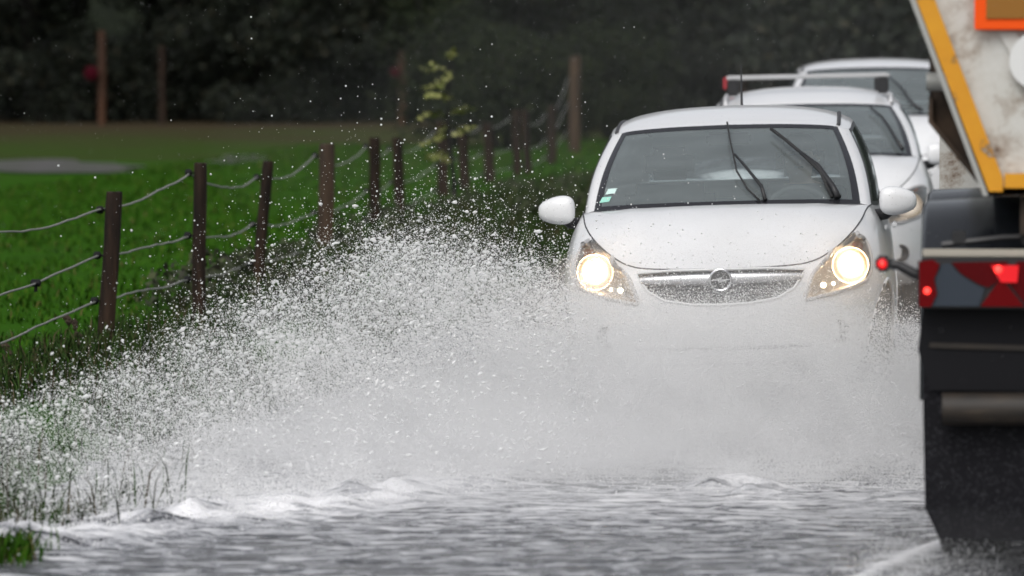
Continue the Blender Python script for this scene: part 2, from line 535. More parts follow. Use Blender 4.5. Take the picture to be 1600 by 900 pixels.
    for sd in (1, -1):
        gh('windscreen_pillar', 3 * gs, 4 * gs, (sd,), PAINT)
        w = gh('side_window', 4 * gs, 6 * gs, (sd,), SGLASS)
        gh('window_seal', 4 * gs, 6 * gs, (sd,), BLACKTRIM, w, lambda i, j: i < 1 or i >= kr - 2 or j < 1, 0.003)
        gh('door_pillar', 6 * gs, 7 * gs, (sd,), BLACKTRIM)
        w = gh('rear_side_window', 7 * gs, 8 * gs, (sd,), SGLASS)
        gh('rear_pillar', 8 * gs, 10 * gs, (sd,), PAINT)
    gh('rear_window', 10 * gs, 11 * gs, (1, -1), mat_glass('rear_glass', (0.85, 0.9, 0.9), 0.05, 0.05) if 'rear_glass' not in bpy.data.materials else bpy.data.materials['rear_glass'])
    # roof
    tk = K[-1]
    fr2 = np.concatenate([mirror_x(tk[:4 * gs + 1])[::-1], tk[1:4 * gs + 1]])
    sd2 = tk[4 * gs:10 * gs + 1]
    rr2 = np.concatenate([mirror_x(tk[10 * gs:])[:], tk[10 * gs:][::-1][1:]])
    nu2, nv2 = 41, 41
    RF = coons(resample(fr2, nu2), resample(rr2, nu2), mirror_x(resample(sd2, nv2)), resample(sd2, nv2))
    u = np.linspace(-1, 1, nu2)[None]; v = np.linspace(0, 1, nv2)[:, None]
    RF[..., 2] += crown * np.sin(np.pi * v) ** 0.75 * (1 - np.abs(u) ** 3.2) ** 0.8
    roof = mesh_obj('roof', RF.reshape(-1, 3) * S, grid_faces(nv2, nu2), PAINT, car)
    for sd in (1, -1):
        mb = MB()
        j = int((sd * 0.86 + 1) / 2 * (nu2 - 1))
        mb.tube([Vector(RF[i, j] * S) + Vector((0, 0, 0.002)) for i in range(1, nv2 - 2)], 0.011, 6)
        mb.build('roof_channel', SEAM, roof, True)
    if style == 'hatch':
        p = Vector(RF[30, 20] * S)
        MB().tube([p + Vector((0.02, 0, -0.01)), p + Vector((0.02, 0.02, 0.02)), p + Vector((0.02, 0.10, 0.28))], [0.012, 0.008, 0.003], 6).build('aerial', BLACKTRIM, roof, True)
    # cowl, underbody, cabin
    mb = MB()
    q = rear * S
    r2 = np.concatenate([mirror_x(K[0, :3 * gs + 1])[::-1], K[0, 1:3 * gs + 1]]) * S
    a1, a2 = resample(q, 30), resample(r2, 30)
    V = list(a1 + np.array([0, 0.0, -0.004])) + list(a2 + np.array([0, 0.012, 0.004]))
    mb.add(V, [(i, i + 1, i + 31, i + 30) for i in range(29)])
    mb.build('cowl_panel', BLACKTRIM, car, True)
    MB().box((0, 1.95 * S[1], 0.30), (1.40 * S[0], 3.3 * S[1], 0.16), bev=0.03).build('underbody', CABIN, car)
    MB().box((0, 2.6 * S[1], 0.66 * S[2]), (1.52 * S[0], 0.10, 0.5), bev=0.04).build('seat_base_bulkhead', CABIN, car)
    # dashboard
    mb = MB()
    prof = [(0.98, 0.985), (1.12, 1.000), (1.30, 0.985), (1.42, 0.955), (1.46, 0.88), (1.42, 0.62), (0.98, 0.6)]
    mb.prism([(-0.70 * S[0], y * S[1], z * S[2]) for y, z in prof], (1.40 * S[0], 0, 0))
    mb.build('dashboard', CABIN, car, 'auto')
    # seats
    for sx in (-0.36, 0.36):
        mb = MB().box((sx * S[0], 2.02 * S[1], 0.50 * S[2]), (0.50, 0.52, 0.18), bev=0.06)
        st = mb.build('seat', SEATM, car, 'auto')
        rot = Matrix.Rotation(R(-18), 4, 'X')
        MB().box((sx * S[0], 2.36 * S[1], 0.82 * S[2]), (0.50, 0.14, 0.62), bev=0.06, rot=rot).build('backrest', SEATM, st, 'auto')
        MB().box((sx * S[0], 2.44 * S[1], 1.225 * S[2]), (0.27, 0.10, 0.19), bev=0.045, rot=rot).build('headrest', SEATM, st, 'auto')
    MB().box((0, 3.15 * S[1], 0.76 * S[2]), (1.25 * S[0], 0.16, 0.5), bev=0.06).build('rear_bench', TRIMLIGHT, car, 'auto')
    # steering wheel (car's left = +x)
    ang = R(62)
    sw = MB(); cc = Vector((0.36 * S[0], 1.60 * S[1], 0.93 * S[2]))
    ux, uy = Vector((1, 0, 0)), Vector((0, math.cos(ang), math.sin(ang)))
    ring = [cc + (ux * math.cos(t) + uy * math.sin(t)) * 0.18 for t in np.linspace(0, 2 * math.pi, 33)]
    sw.tube(ring, 0.016, 8, caps=False)
    for t in (R(0), R(180), R(270)): sw.tube([cc, cc + (ux * math.cos(t) + uy * math.sin(t)) * 0.18], 0.014, 6)
    sw.tube([cc, cc + Vector((0, -0.25, -0.12))], 0.03, 8)
    sw.build('steering_wheel', CABIN, car, True)
    MB().box((0, 1.66 * S[1], (1.03 + 0.335 * ghk) * S[2]), (0.24, 0.03, 0.065), bev=0.015).build('rear_view_mirror', BLACKTRIM, car, 'auto')
    # headlights
    for sd in (1, -1):
        ol = hl if sd > 0 else hlm
        P0 = [front(x, z) for x, z in ol]
        cen = sum(P0, Vector()) / len(P0)
        # closed smooth outline
        arr = np.array([tuple(p) for p in P0]); n = len(arr)
        ext = np.concatenate([arr[-2:], arr, arr[:3]])
        sm = catmull(ext, 5)[10:10 + 5 * n]
        back = [Vector(p) * 0.72 + cen * 0.28 + Vector((-sd * 0.02, 0.13, 0)) for p in sm]
        mb = MB(); k = len(sm)
        mb.add([Vector(p * S) for p in sm] + [Vector(np.array(p) * S) for p in back], [(i, (i + 1) % k, (i + 1) % k + k, i + k) for i in range(k)] + [tuple(range(k, 2 * k))])
        lamp = mb.build('headlight', REFLECTOR, car, True)
        # reflector bowl and bulb
        bc = np.array((sd * 0.662, 0.0, 0.725 if style == 'hatch' else 0.70))
        f0 = front(bc[0], bc[2])
        bc = Vector((bc[0] - sd * 0.01, f0.y + 0.055, bc[2]))
        bw = MB().lathe([(0.07, 0.02), (0.055, 0.055), (0.03, 0.078), (0.0, 0.090), (-0.004, 0.094)], 28, 'Y', [bc[i] * S[i] for i in range(3)])
        bw.build('reflector_bowl', REFLECTOR, lamp, True)
        rg = [(0.0, 0.0005), (0.001, 0.016), (0.003, 0.030), (0.006, 0.044), (0.010, 0.056), (0.016, 0.068), (0.024, 0.080)]
        bl = MB().lathe(rg, 24, 'Y', [bc[i] * S[i] for i in range(3)]).build('bulb', bulb, lamp, True)
        ga = bl.data.attributes.new('glow', 'FLOAT', 'POINT')
        ga.data.foreach_set('value', np.array([(1 - (i // 24) / 6) for i in range(24 * 7)], dtype=np.float32))
        if style == 'hatch':
            for bx, bz, br in ((0.515, 0.635, 0.016), (0.565, 0.640, 0.011)):
                ip = front(sd * bx, bz)
                MB().lathe([(0.0, 0.0005), (0.004, br * 0.8), (0.012, br)], 14, 'Y', (ip.x * S[0], (ip.y + 0.03) * S[1], bz * S[2])).build('side_bulb', SIDEBULB, lamp, True)
        ip = front(sd * 0.688, 0.815)
        MB().lathe([(-0.02, 0.001), (-0.012, 0.02), (0.02, 0.03)], 16, 'Y', (ip.x * S[0], (ip.y + 0.045) * S[1], 0.815 * S[2])).build('indicator_bulb', AMBER, lamp, True)
        # lens: rings from outline to centre, on the body surface and a bit proud
        V, F = [], []
        rings = (1.0, 0.93, 0.8, 0.6, 0.4, 0.2)
        c2 = (sum(p[0] for p in ol) / len(ol), sum(p[1] for p in ol) / len(ol))
        for ri, q in enumerate(rings):
            for p in sm:
                x, z = c2[0] + (p[0] - c2[0]) * q, c2[1] + (p[2] - c2[1]) * q
                V.append(np.array(front(x, z, 0.004 + 0.012 * min(1, (1 - q) * 4))) * S)
        V.append(np.array(front(c2[0], c2[1], 0.016)) * S)
        for ri in range(len(rings) - 1):
            for i in range(k): F.append((ri * k + i, ri * k + (i + 1) % k, (ri + 1) * k + (i + 1) % k, (ri + 1) * k + i))
        for i in range(k): F.append(((len(rings) - 1) * k + i, (len(rings) - 1) * k + (i + 1) % k, len(rings) * k))
        mesh_obj('lens', V, F if sd > 0 else [f[::-1] for f in F], LENS, lamp)
        rim = [Vector(np.array(p) * S) for p in sm] + [Vector(np.array(sm[0]) * S), Vector(np.array(sm[1]) * S)]
        MB().tube(rim, 0.012, 8, caps=False).build('lamp_surround', bpy.data.materials.get('lamp_surround') or mat('lamp_surround', (0.48, 0.47, 0.47), 0.3), lamp, True)
    # grille
    P0 = np.array([tuple(front(x, z)) for x, z in grille])
    mb = MB(); cen = P0.mean(0)
    n = len(P0); bk = P0 * 0.98 + cen * 0.02 + np.array([0, 0.05, 0])
    mb.add(list(P0 * S) + list(bk * S), [(i, (i + 1) % n, (i + 1) % n + n, i + n) for i in range(n)] + [tuple(range(n, 2 * n))])
    gr = mb.build('grille', BLACKTRIM, car)
    zs = np.linspace(0.575, 0.715, 9)
    for z in zs:
        xs = [x for x in np.linspace(-0.45, 0.45, 91) if in_poly(x, z, grille)]
        if len(xs) < 4: continue
        MB().tube([np.array(front(x, z, -0.018)) * S for x in np.linspace(xs[0], xs[-1], 15)], 0.0035, 4).build('grille_slat', bpy.data.materials.get('grey_slat') or mat('grey_slat', (0.16, 0.16, 0.165), 0.4), gr)
    MB().tube([np.array(p) * S for p in list(P0) + [P0[0], P0[1]]], 0.008, 6, caps=False).build('grille_rim', PAINT, gr, True)
    if style == 'hatch':
        # bright bar with ring emblem and lightning bolt
        mb = MB()
        xs = np.linspace(-0.405, 0.405, 31)
        V, F = [], []
        for x in xs:
            hgt = 0.030 - 0.012 * (x / 0.405) ** 2
            for k in range(8):
                a = 2 * math.pi * k / 8
                p = front(x, 0.685, 0.004)
                V.append(np.array((p.x, p.y + 0.014 * math.cos(a), 0.685 + hgt * math.sin(a))) * S)
        F = [(i * 8 + k, i * 8 + (k + 1) % 8, (i + 1) * 8 + (k + 1) % 8, (i + 1) * 8 + k) for i in range(30) for k in range(8)]
        mb.add(V, F).build('grille_bar', bpy.data.materials.get('satin_bar') or mat('satin_bar', (0.72, 0.72, 0.74), 0.25, 0.6), gr, True)
        ec = np.array(front(0, 0.672, 0.030)) * S
        em = MB()
        em.tube([ec + np.array((0.053 * math.cos(t), 0, 0.053 * math.sin(t))) for t in np.linspace(0, 2 * math.pi, 41)], 0.0065, 8, caps=False)
        bolt = [(-0.066, -0.004), (0.012, 0.016), (0.004, 0.003), (0.066, 0.006), (-0.012, -0.016), (-0.004, -0.003)]
        em.prism([ec + np.array((x, 0.003, z)) for x, z in bolt], (0, -0.010, 0))
        e = em.build('emblem', CHROME, gr, 'auto')
        MB().lathe([(0.012, 0.0005), (0.012, 0.050), (0.03, 0.052)], 32, 'Y', ec).build('emblem_back', BLACKTRIM, e)
    # lower intake, fog lamps
    mb = MB()
    pts = [(-0.45, 0.40), (0.45, 0.40), (0.38, 0.30), (-0.38, 0.30)]
    V = [np.array(front(-0.45 + 0.9 * i / 20 if z > 0.3 else -0.38 + 0.76 * i / 20, z, 0.004)) * S for z in (0.345, 0.25) for i in range(21)]
    mb.add(V, [(i, i + 1, i + 22, i + 21) for i in range(20)]).build('lower_intake', BLACKTRIM, car)
    for sd in (1, -1):
        fp = np.array(front(sd * 0.58, 0.40, 0.004)) * S
        MB().lathe([(0.02, 0.06), (-0.006, 0.06), (-0.006, 0.045), (0.01, 0.03), (0.012, 0.0005)], 20, 'Y', fp).build('fog_lamp', BLACKTRIM, car, 'auto')
    # wheels
    for wy, wz in wheels:
        for sd in (1, -1):
            c = (sd * 0.755 * S[0], wy * S[1], 0.30)
            w = MB().lathe([(-0.09, 0.20), (-0.09, 0.27), (-0.07, 0.295), (0.07, 0.295), (0.09, 0.27), (0.09, 0.20)], 32, 'X', c).build('wheel', RUBBER, car, 'auto')
            rm = MB().lathe([(sd * 0.085, 0.205), (sd * 0.06, 0.19), (sd * 0.05, 0.06), (sd * 0.07, 0.0005)], 28, 'X', c)
            rm.build('rim', RIM, w, 'auto')
            arch = []
            for t in np.linspace(R(-25), R(205), 40):
                y, z = wy + 0.335 * math.cos(t), wz + 0.335 * math.sin(t)
                h = bvh.ray_cast(Vector((sd * 2, y, z)), Vector((-sd, 0, 0)))
                if h[0] is not None: arch.append(np.array(h[0]) * S)
            MB().tube(arch, 0.010, 6).build('wheel_arch', PAINT, car, True)
            MB().lathe([(sd * -0.16, 0.30), (sd * -0.16, 0.345), (sd * 0.07, 0.345)], 28, 'X', c).build('arch_liner', CABIN, car)
    # door mirrors
    for sd in (1, -1):
        V, F = [], []
        nu_, nv_ = 24, 16
        for i in range(nv_ + 1):
            t = math.pi * i / nv_
            for j in range(nu_):
                a = 2 * math.pi * j / nu_
                cx, sx_ = math.cos(t), math.sin(t) ** 0.62
                e = lambda q: math.copysign(abs(q) ** 0.75, q)
                x = 0.098 * -cx                                   # -1 inner .. +1 outer
                hz = 0.074 * (1.0 - 0.22 * (x / 0.098)) * sx_
                yy = e(math.cos(a)) * 0.062 * sx_
                zz = e(math.sin(a)) * hz
                V.append((sd * (0.898 + x) * S[0], 1.13 * S[1] + yy + 0.02 * x / 0.098, 1.022 * S[2] + zz - 0.004 * (x / 0.098)))
        F = [(i * nu_ + j, i * nu_ + (j + 1) % nu_, (i + 1) * nu_ + (j + 1) % nu_, (i + 1) * nu_ + j) for i in range(nv_) for j in range(nu_)]
        mm = MB().add(V, F).build('door_mirror', PAINT, car, True)
        MB().tube([(sd * 0.775 * S[0], 1.20 * S[1], 0.945 * S[2]), (sd * 0.83 * S[0], 1.17 * S[1], 0.955 * S[2]), (sd * 0.87 * S[0], 1.15 * S[1], 0.985 * S[2])], [0.035, 0.032, 0.028], 10).build('mirror_stalk', BLACKTRIM, mm, True)
        MB().box((sd * 0.905 * S[0], 1.205 * S[1], 1.02 * S[2]), (0.15, 0.006, 0.10), bev=0.002).build('mirror_glass', CHROME, mm)
    car['_k'] = 0
    del car['_k']
    return car, dict(K=K, kr=kr, gs=gs, S=S, RF=RF, front=front, roof=roof, H=H)

ROLL = R(1.8)
def roll_yaw(y): return -y
C1 = Vector((1.072, 25.8, -0.01))
car1, i1 = build_car('hatchback_car', C1, R(-4.6), -R(1.8), (1, 1, 1), HL_CORSA, GR_CORSA, BULB, True, 'hatch')
tag(car1, 'white hatchback with lit headlights and raised wipers ploughing through the spray', 'car', 'white cars driving in line')
bpy.context.view_layer.update()

# windscreen BVH for the wipers and stickers
def ws_hit(px, py, off=0.0):
    Kx = i1['K'][:, :3 * i1['gs'] + 1]
    V = np.concatenate([Kx.reshape(-1, 3), mirror_x(Kx).reshape(-1, 3)])
    nr, nc = Kx.shape[:2]
    F = grid_faces(nr, nc); F = F + [tuple(i + nr * nc for i in f) for f in F]
    b = BVHTree.FromPolygons([tuple(v) for v in V], F)
    M = car1.matrix_world.inverted()
    o = M @ Vector((0, 0, CAM_H)); d = (M.to_3x3() @ pix_ray(px, py)).normalized()
    h = b.ray_cast(o, d)
    if h[0] is None:
        h = b.find_nearest(o + d * 27)
    n = h[1] if h[1].z > 0 else -h[1]
    return h[0] + n * off
def wiper(arm, blade, thick):
    root = MB().tube([ws_hit(x, y, o) for x, y, o in arm], [thick * q for q in (1.5, 1.3, 1.0, 0.8)][:len(arm)], 8).build('wiper_arm', BLACKTRIM, car1, True)
    MB().tube([ws_hit(x, y, o) for x, y, o in blade], [thick * 0.7] * len(blade), 6).build('wiper_blade', RUBBER, root, True)
wiper([(1196, 316, 0.015), (1190, 300, 0.035), (1166, 274, 0.05), (1148, 255, 0.055)], [(1188, 317, 0.012), (1168, 300, 0.02), (1151, 277, 0.04), (1146, 255, 0.05), (1141, 232, 0.05), (1137, 203, 0.045)], 0.0075)
wiper([(1308, 312, 0.015), (1300, 300, 0.03), (1276, 270, 0.045), (1250, 250, 0.045)], [(1299, 311, 0.012), (1280, 278, 0.04), (1250, 250, 0.045), (1228, 231, 0.045), (1205, 212, 0.04)], 0.0135)
STK1 = mat('white_green_sticker', (0.62, 0.80, 0.76), 0.5)
STK2 = mat('green_sticker', (0.35, 0.72, 0.60), 0.5)
for (px, py, m) in ((955, 300, STK1), (946, 313, STK2)):
    q = [ws_hit(px + a, py + b, 0.004) for a, b in ((-9, 5), (6, 3), (10, -5), (-4, -4))]
    mesh_obj('windscreen_sticker', q, [(0, 1, 2, 3)], m, car1, False)

# driver: one skinned body, seated, hands on the wheel
def skin_person(name, P, E, rad, m, root):
    me = bpy.data.meshes.new(name)
    me.from_pydata([tuple(p) for p in P], E, [])
    o = bpy.data.objects.new(name, me); C.objects.link(o)
    me.materials.append(m[0])
    for x in m[1:]: me.materials.append(x)
    sk = o.modifiers.new('skin', 'SKIN'); sk.use_smooth_shade = True
    for i, r in enumerate(rad): me.skin_vertices[0].data[i].radius = (r, r)
    me.skin_vertices[0].data[root].use_root = True
    o.modifiers.new('sub', 'SUBSURF').levels = 2
    o.modifiers['sub'].render_levels = 2
    dg = bpy.context.evaluated_depsgraph_get()
    ev = bpy.data.meshes.new_from_object(o.evaluated_get(dg))
    o.modifiers.clear(); o.data = ev
    return o
Pd = [(0.36, 2.12, 0.62), (0.36, 2.16, 0.82), (0.36, 2.19, 1.02), (0.36, 2.19, 1.10), (0.36, 2.165, 1.17), (0.36, 2.15, 1.25), (0.36, 2.155, 1.30),
      (0.53, 2.19, 1.03), (0.57, 2.02, 0.86), (0.54, 1.78, 0.93), (0.53, 1.70, 0.965),
      (0.19, 2.19, 1.03), (0.15, 2.02, 0.86), (0.18, 1.78, 0.93), (0.19, 1.70, 0.965),
      (0.46, 1.85, 0.66), (0.46, 1.55, 0.52), (0.26, 1.85, 0.66), (0.26, 1.55, 0.52)]
Ed = [(0, 1), (1, 2), (2, 3), (3, 4), (4, 5), (5, 6), (2, 7), (7, 8), (8, 9), (9, 10), (2, 11), (11, 12), (12, 13), (13, 14), (0, 15), (15, 16), (0, 17), (17, 18)]
rd = [0.15, 0.155, 0.13, 0.055, 0.075, 0.092, 0.07, 0.075, 0.055, 0.04, 0.036, 0.075, 0.055, 0.04, 0.036, 0.09, 0.06, 0.09, 0.06]
drv = skin_person('person', Pd, Ed, rd, [CLOTH, SKIN], 0)
mi = np.zeros(len(drv.data.polygons), dtype=np.int32)
for p in drv.data.polygons:
    c = p.center
    if c.z > 1.10 or (c.y < 1.76 and c.z > 0.88): mi[p.index] = 1
drv.data.polygons.foreach_set('material_index', mi)
drv.matrix_world = car1.matrix_world.copy()
tag(drv, 'driver in dark clothing with hands on the wheel behind the hatchback windscreen', 'person')
# fingers curled round the wheel rim, nose, ears and hair
for hx in (0.535, 0.185):
    s = -1 if hx > 0.36 else 1
    for k in range(4):
        a = Vector((hx + (k - 1.5) * 0.006, 1.70, 0.985 - k * 0.017))
        MB().tube([a, a + Vector((0.0, -0.045, 0.018)), a + Vector((s * 0.02, -0.055, 0.0)), a + Vector((s * 0.03, -0.03, -0.008))], [0.010, 0.0095, 0.009, 0.007], 6).build('finger', SKIN, drv, True)
    MB().tube([(hx, 1.70, 0.985), (hx + s * 0.03, 1.685, 1.0), (hx + s * 0.045, 1.66, 1.002)], [0.011, 0.010, 0.008], 6).build('thumb', SKIN, drv, True)
MB().tube([(0.36, 2.075, 1.255), (0.36, 2.05, 1.225), (0.36, 2.07, 1.215)], [0.008, 0.014, 0.010], 6).build('nose', SKIN, drv, True)
for s in (-1, 1):
    MB().tube([(0.36 + s * 0.085, 2.16, 1.25), (0.36 + s * 0.1, 2.17, 1.235), (0.36 + s * 0.088, 2.165, 1.205)], [0.012, 0.016, 0.008], 6).build('ear', SKIN, drv, True)
    MB().tube([(0.36 + s * 0.035 - 0.014, 2.066, 1.262), (0.36 + s * 0.035 + 0.014, 2.066, 1.262)], 0.006, 6).build('eye', HAIR, drv, True)
MB().tube([(0.335, 2.075, 1.192), (0.385, 2.075, 1.192)], 0.005, 6).build('mouth', HAIR, drv, True)
V, F = [], []
for i in range(9):
    t = math.pi * 0.55 * i / 8
    for j in range(20):
        a = 2 * math.pi * j / 20
        V.append((0.36 + 0.100 * math.sin(t) * math.cos(a), 2.168 + 0.108 * math.sin(t) * math.sin(a) + 0.02 * (i / 8), 1.262 + 0.115 * math.cos(t) - (0.03 * (i / 8) if math.sin(a) > 0 else -0.035 * (i / 8))))
F = [(i * 20 + j, i * 20 + (j + 1) % 20, (i + 1) * 20 + (j + 1) % 20, (i + 1) * 20 + j) for i in range(8) for j in range(20)]
MB().add(V, F).build('hair', HAIR, drv, True)

# second car: estate with a roof bar
car2, i2 = build_car('estate_car', (2.07, 35.0, 0.0), R(-2.9), -R(1.2), (1.03, 1.12, 1.045), HL_ANGLE, GR_WIDE, BULB_DIM, True, 'estate', 0.84, 0.10)
tag(car2, 'white estate car carrying a grey roof bar, following the hatchback', 'car', 'white cars driving in line')
S2 = i2['S']
for sd in (1, -1):
    rail = MB()
    rail.tube([(sd * 0.60, 2.15, 1.42), (sd * 0.60, 2.25, 1.485), (sd * 0.60, 3.7, 1.49), (sd * 0.60, 3.8, 1.41)], 0.016, 8)
    rail.build('roof_rail', GREYMETAL, car2, True)
for yb in (2.35, 3.3):
    b = MB().box((0, yb, 1.627), (1.20, 0.075, 0.030), bev=0.010).build('roof_bar', GREYMETAL, car2, 'auto')
    for sd in (1, -1):
        MB().box((sd * 0.545, yb, 1.556), (0.085, 0.10, 0.115), bev=0.012).build('bar_foot', BLACKTRIM, b, 'auto')
    MB().box((-0.602, yb, 1.590), (0.03, 0.09, 0.09), bev=0.008).build('red_strap', mat('red_strap', (0.35, 0.03, 0.04), 0.6) if 'red_strap' not in bpy.data.materials else bpy.data.materials['red_strap'], b)
# third car
car3, i3 = build_car('suv_car', (3.12, 43.2, 0.085), R(-3.2), -R(0.6), (1.06, 1.10, 1.13), HL_SUV, GR_WIDE, BULB_DIM, True, 'suv', 0.90, 0.05)
tag(car3, 'taller white sport utility car behind the estate, half hidden by the tipper lorry', 'car', 'white cars driving in line')
for c_, inf in ((car2, i2), (car3, i3)):      # wipers standing on the glass
    Kc, g_, S_ = inf['K'], inf['gs'], inf['S']
    for (c0, r0, c1_, r1, mir) in ((12, 1, 18, 17, False), (2, 1, 8, 15, False)):
        pts = [Vector(Kc[int(r0 + (r1 - r0) * t), int(round(c1_ + (c0 - c1_) * t))] * S_) + Vector((0, -0.02, 0.03)) for t in np.linspace(0, 1, 5)]
        MB().tube(pts, [0.016, 0.013, 0.011, 0.009, 0.007], 6).build('wiper_arm', BLACKTRIM, c_, True)

# ------------------------------------------------------------------ tipper lorry (rear, in the opposite lane)
WHITEDIRT = mat('dirty_white_steel', (0.62, 0.61, 0.58), 0.5)
n_, r_, s_ = noise_col(WHITEDIRT, [(0.34, (0.14, 0.08, 0.045)), (0.41, (0.40, 0.35, 0.30)), (0.50, (0.60, 0.59, 0.55)), (0.70, (0.70, 0.70, 0.68))], 4.5, 12, rough=0.78, dist=0.4)
YELLOW = mat('worn_yellow_band', (0.80, 0.42, 0.02), 0.45)
n_, r_, s_ = noise_col(YELLOW, [(0.32, (0.50, 0.48, 0.45)), (0.37, (0.20, 0.12, 0.05)), (0.40, (0.70, 0.30, 0.012)), (0.8, (0.80, 0.38, 0.016))], 8.0, 10, rough=0.72)
RUST = mat('rusty_dark_steel', (0.06, 0.04, 0.03), 0.8)
n_, r_, s_ = noise_col(RUST, [(0.35, (0.018, 0.014, 0.012)), (0.55, (0.05, 0.034, 0.025)), (0.75, (0.11, 0.07, 0.045))], 6, 8)
bump(RUST, n_.outputs[0], 0.4, 0.005)
STEELGREY = mat('grey_edge_steel', (0.42, 0.42, 0.40), 0.5, 0.2)
MUDGUARD = mat('wet_black_plastic', (0.016, 0.018, 0.022), 0.22, 0, 0.5)
GUARDFLAP = mat('flap_guard_rubber', (0.009, 0.009, 0.011), 0.6, 0, 0.15)
FLAP = mat('wet_mud_flap', (0.020, 0.020, 0.022), 0.6, 0, 0.12)
def spots(m, base, c, scale=60, gate=0.6, thr=0.3):
    tc = nd(m, 'ShaderNodeTexCoord')
    v = nd(m, 'ShaderNodeTexVoronoi'); v.inputs['Scale'].default_value = scale
    lk(m, tc.outputs['Object'], v.inputs['Vector'])
    s = nd(m, 'ShaderNodeSeparateColor'); lk(m, v.outputs['Color'], s.inputs[0])
    g = nd(m, 'ShaderNodeMath', operation='GREATER_THAN'); g.inputs[1].default_value = gate; lk(m, s.outputs[0], g.inputs[0])
    a = nd(m, 'ShaderNodeMapRange'); a.inputs[1].default_value = thr; a.inputs[2].default_value = thr * 0.4; lk(m, v.outputs['Distance'], a.inputs[0])
    mu = nd(m, 'ShaderNodeMath', operation='MULTIPLY'); lk(m, a.outputs[0], mu.inputs[0]); lk(m, g.outputs[0], mu.inputs[1])
    mx = nd(m, 'ShaderNodeMix', data_type='RGBA'); mx.inputs['A'].default_value = (*base, 1); mx.inputs['B'].default_value = (*c, 1)
    lk(m, mu.outputs[0], mx.inputs['Factor']); lk(m, mx.outputs['Result'], bsdf(m).inputs['Base Color'])
spots(FLAP, (0.008, 0.008, 0.010), (0.060, 0.060, 0.068), 120, 0.50, 0.42)
TAPE = mat('beige_tape', (0.42, 0.39, 0.33), 0.6)
REDLENS = mat('red_lamp_lens', (0.14, 0.003, 0.006), 0.15, 0, 0.25)
REDLIT = mat_emit('lit_red_lamp', (1.0, 0.004, 0.012), 0.75, (0.15, 0.002, 0.004))
REDHOT = mat_emit('red_lamp_bulb', (1.0, 0.04, 0.03), 3.5, (0.2, 0.005, 0.005))
GREYLENS = mat('grey_blue_lens', (0.045, 0.055, 0.072), 0.25, 0, 0.3)
REDDARK = mat('dark_red_reflector', (0.090, 0.002, 0.005), 0.2, 0, 0.25)
for m_ in (REDLENS, REDDARK, GREYLENS):      # moulded lens ribs
    tc_ = nd(m_, 'ShaderNodeTexCoord'); wv = nd(m_, 'ShaderNodeTexWave', bands_direction='X')
    wv.inputs['Scale'].default_value = 26; wv.inputs['Distortion'].default_value = 0.4
    lk(m_, tc_.outputs['Object'], wv.inputs['Vector']); bump(m_, wv.outputs['Fac'], 0.5, 0.004)
ORANGE = mat('fluorescent_orange_plate', (0.98, 0.10, 0.006), 0.6, 0, 0.2)
bsdf(ORANGE).inputs['Emission Color'].default_value = (1, 0.14, 0.01, 1)
bsdf(ORANGE).inputs['Emission Strength'].default_value = 0.0
OCHRE = mat('ochre_plate', (0.30, 0.125, 0.010), 0.5)
BRONZE = mat('muddy_bar', (0.10, 0.075, 0.05), 0.6)
n_, r_, s_ = noise_col(BRONZE, [(0.3, (0.012, 0.010, 0.008)), (0.6, (0.026, 0.019, 0.013)), (0.8, (0.07, 0.052, 0.035))], 9, 6, stretch=(1, 1, 4))

TX, TY = 2.642, 17.6
truck = empty('tipper_lorry', (TX, TY, 0.0), (0, 0, R(-5.3)))
tag(truck, 'dirty white tipper lorry with yellow edge band and red tail lights', 'lorry')
def tl(px, py, dy):           # pixel on the truck's plane dy metres ahead of its tail -> local coordinates
    p = at_depth(px, py, TY + dy)
    return Vector((p.x - TX - dy * 0.0928, dy, p.z))
def sx(v, sd): return Vector((v.x * sd, v.y, v.z))
# tipper body profile (x, z), left half; symmetric
prof = [(-0.985, 1.335), (-1.255, 2.06), (-1.255, 2.75)]
def body_ring(y, ins=0.0):
    p = [Vector((x + ins, y, z + (ins if k == 0 else 0))) for k, (x, z) in enumerate(prof)]
    return p + [Vector((-v.x, v.y, v.z)) for v in reversed(p)]
tb = MB()
a, b = body_ring(-0.06), body_ring(5.4)
n = 6
tb.add(a + b, [(i, i + 1, i + 1 + n, i + n) for i in range(n - 1)] + [(n - 1, 0, n, 2 * n - 1)])
tb.add(body_ring(5.38), [tuple(range(6))])
body = tb.build('tipper_body', WHITEDIRT, truck)
ri = body_ring(-0.03, 0.03)
tg = MB().prism(ri, (0, 0.05, 0)).build('tailgate', WHITEDIRT, body)
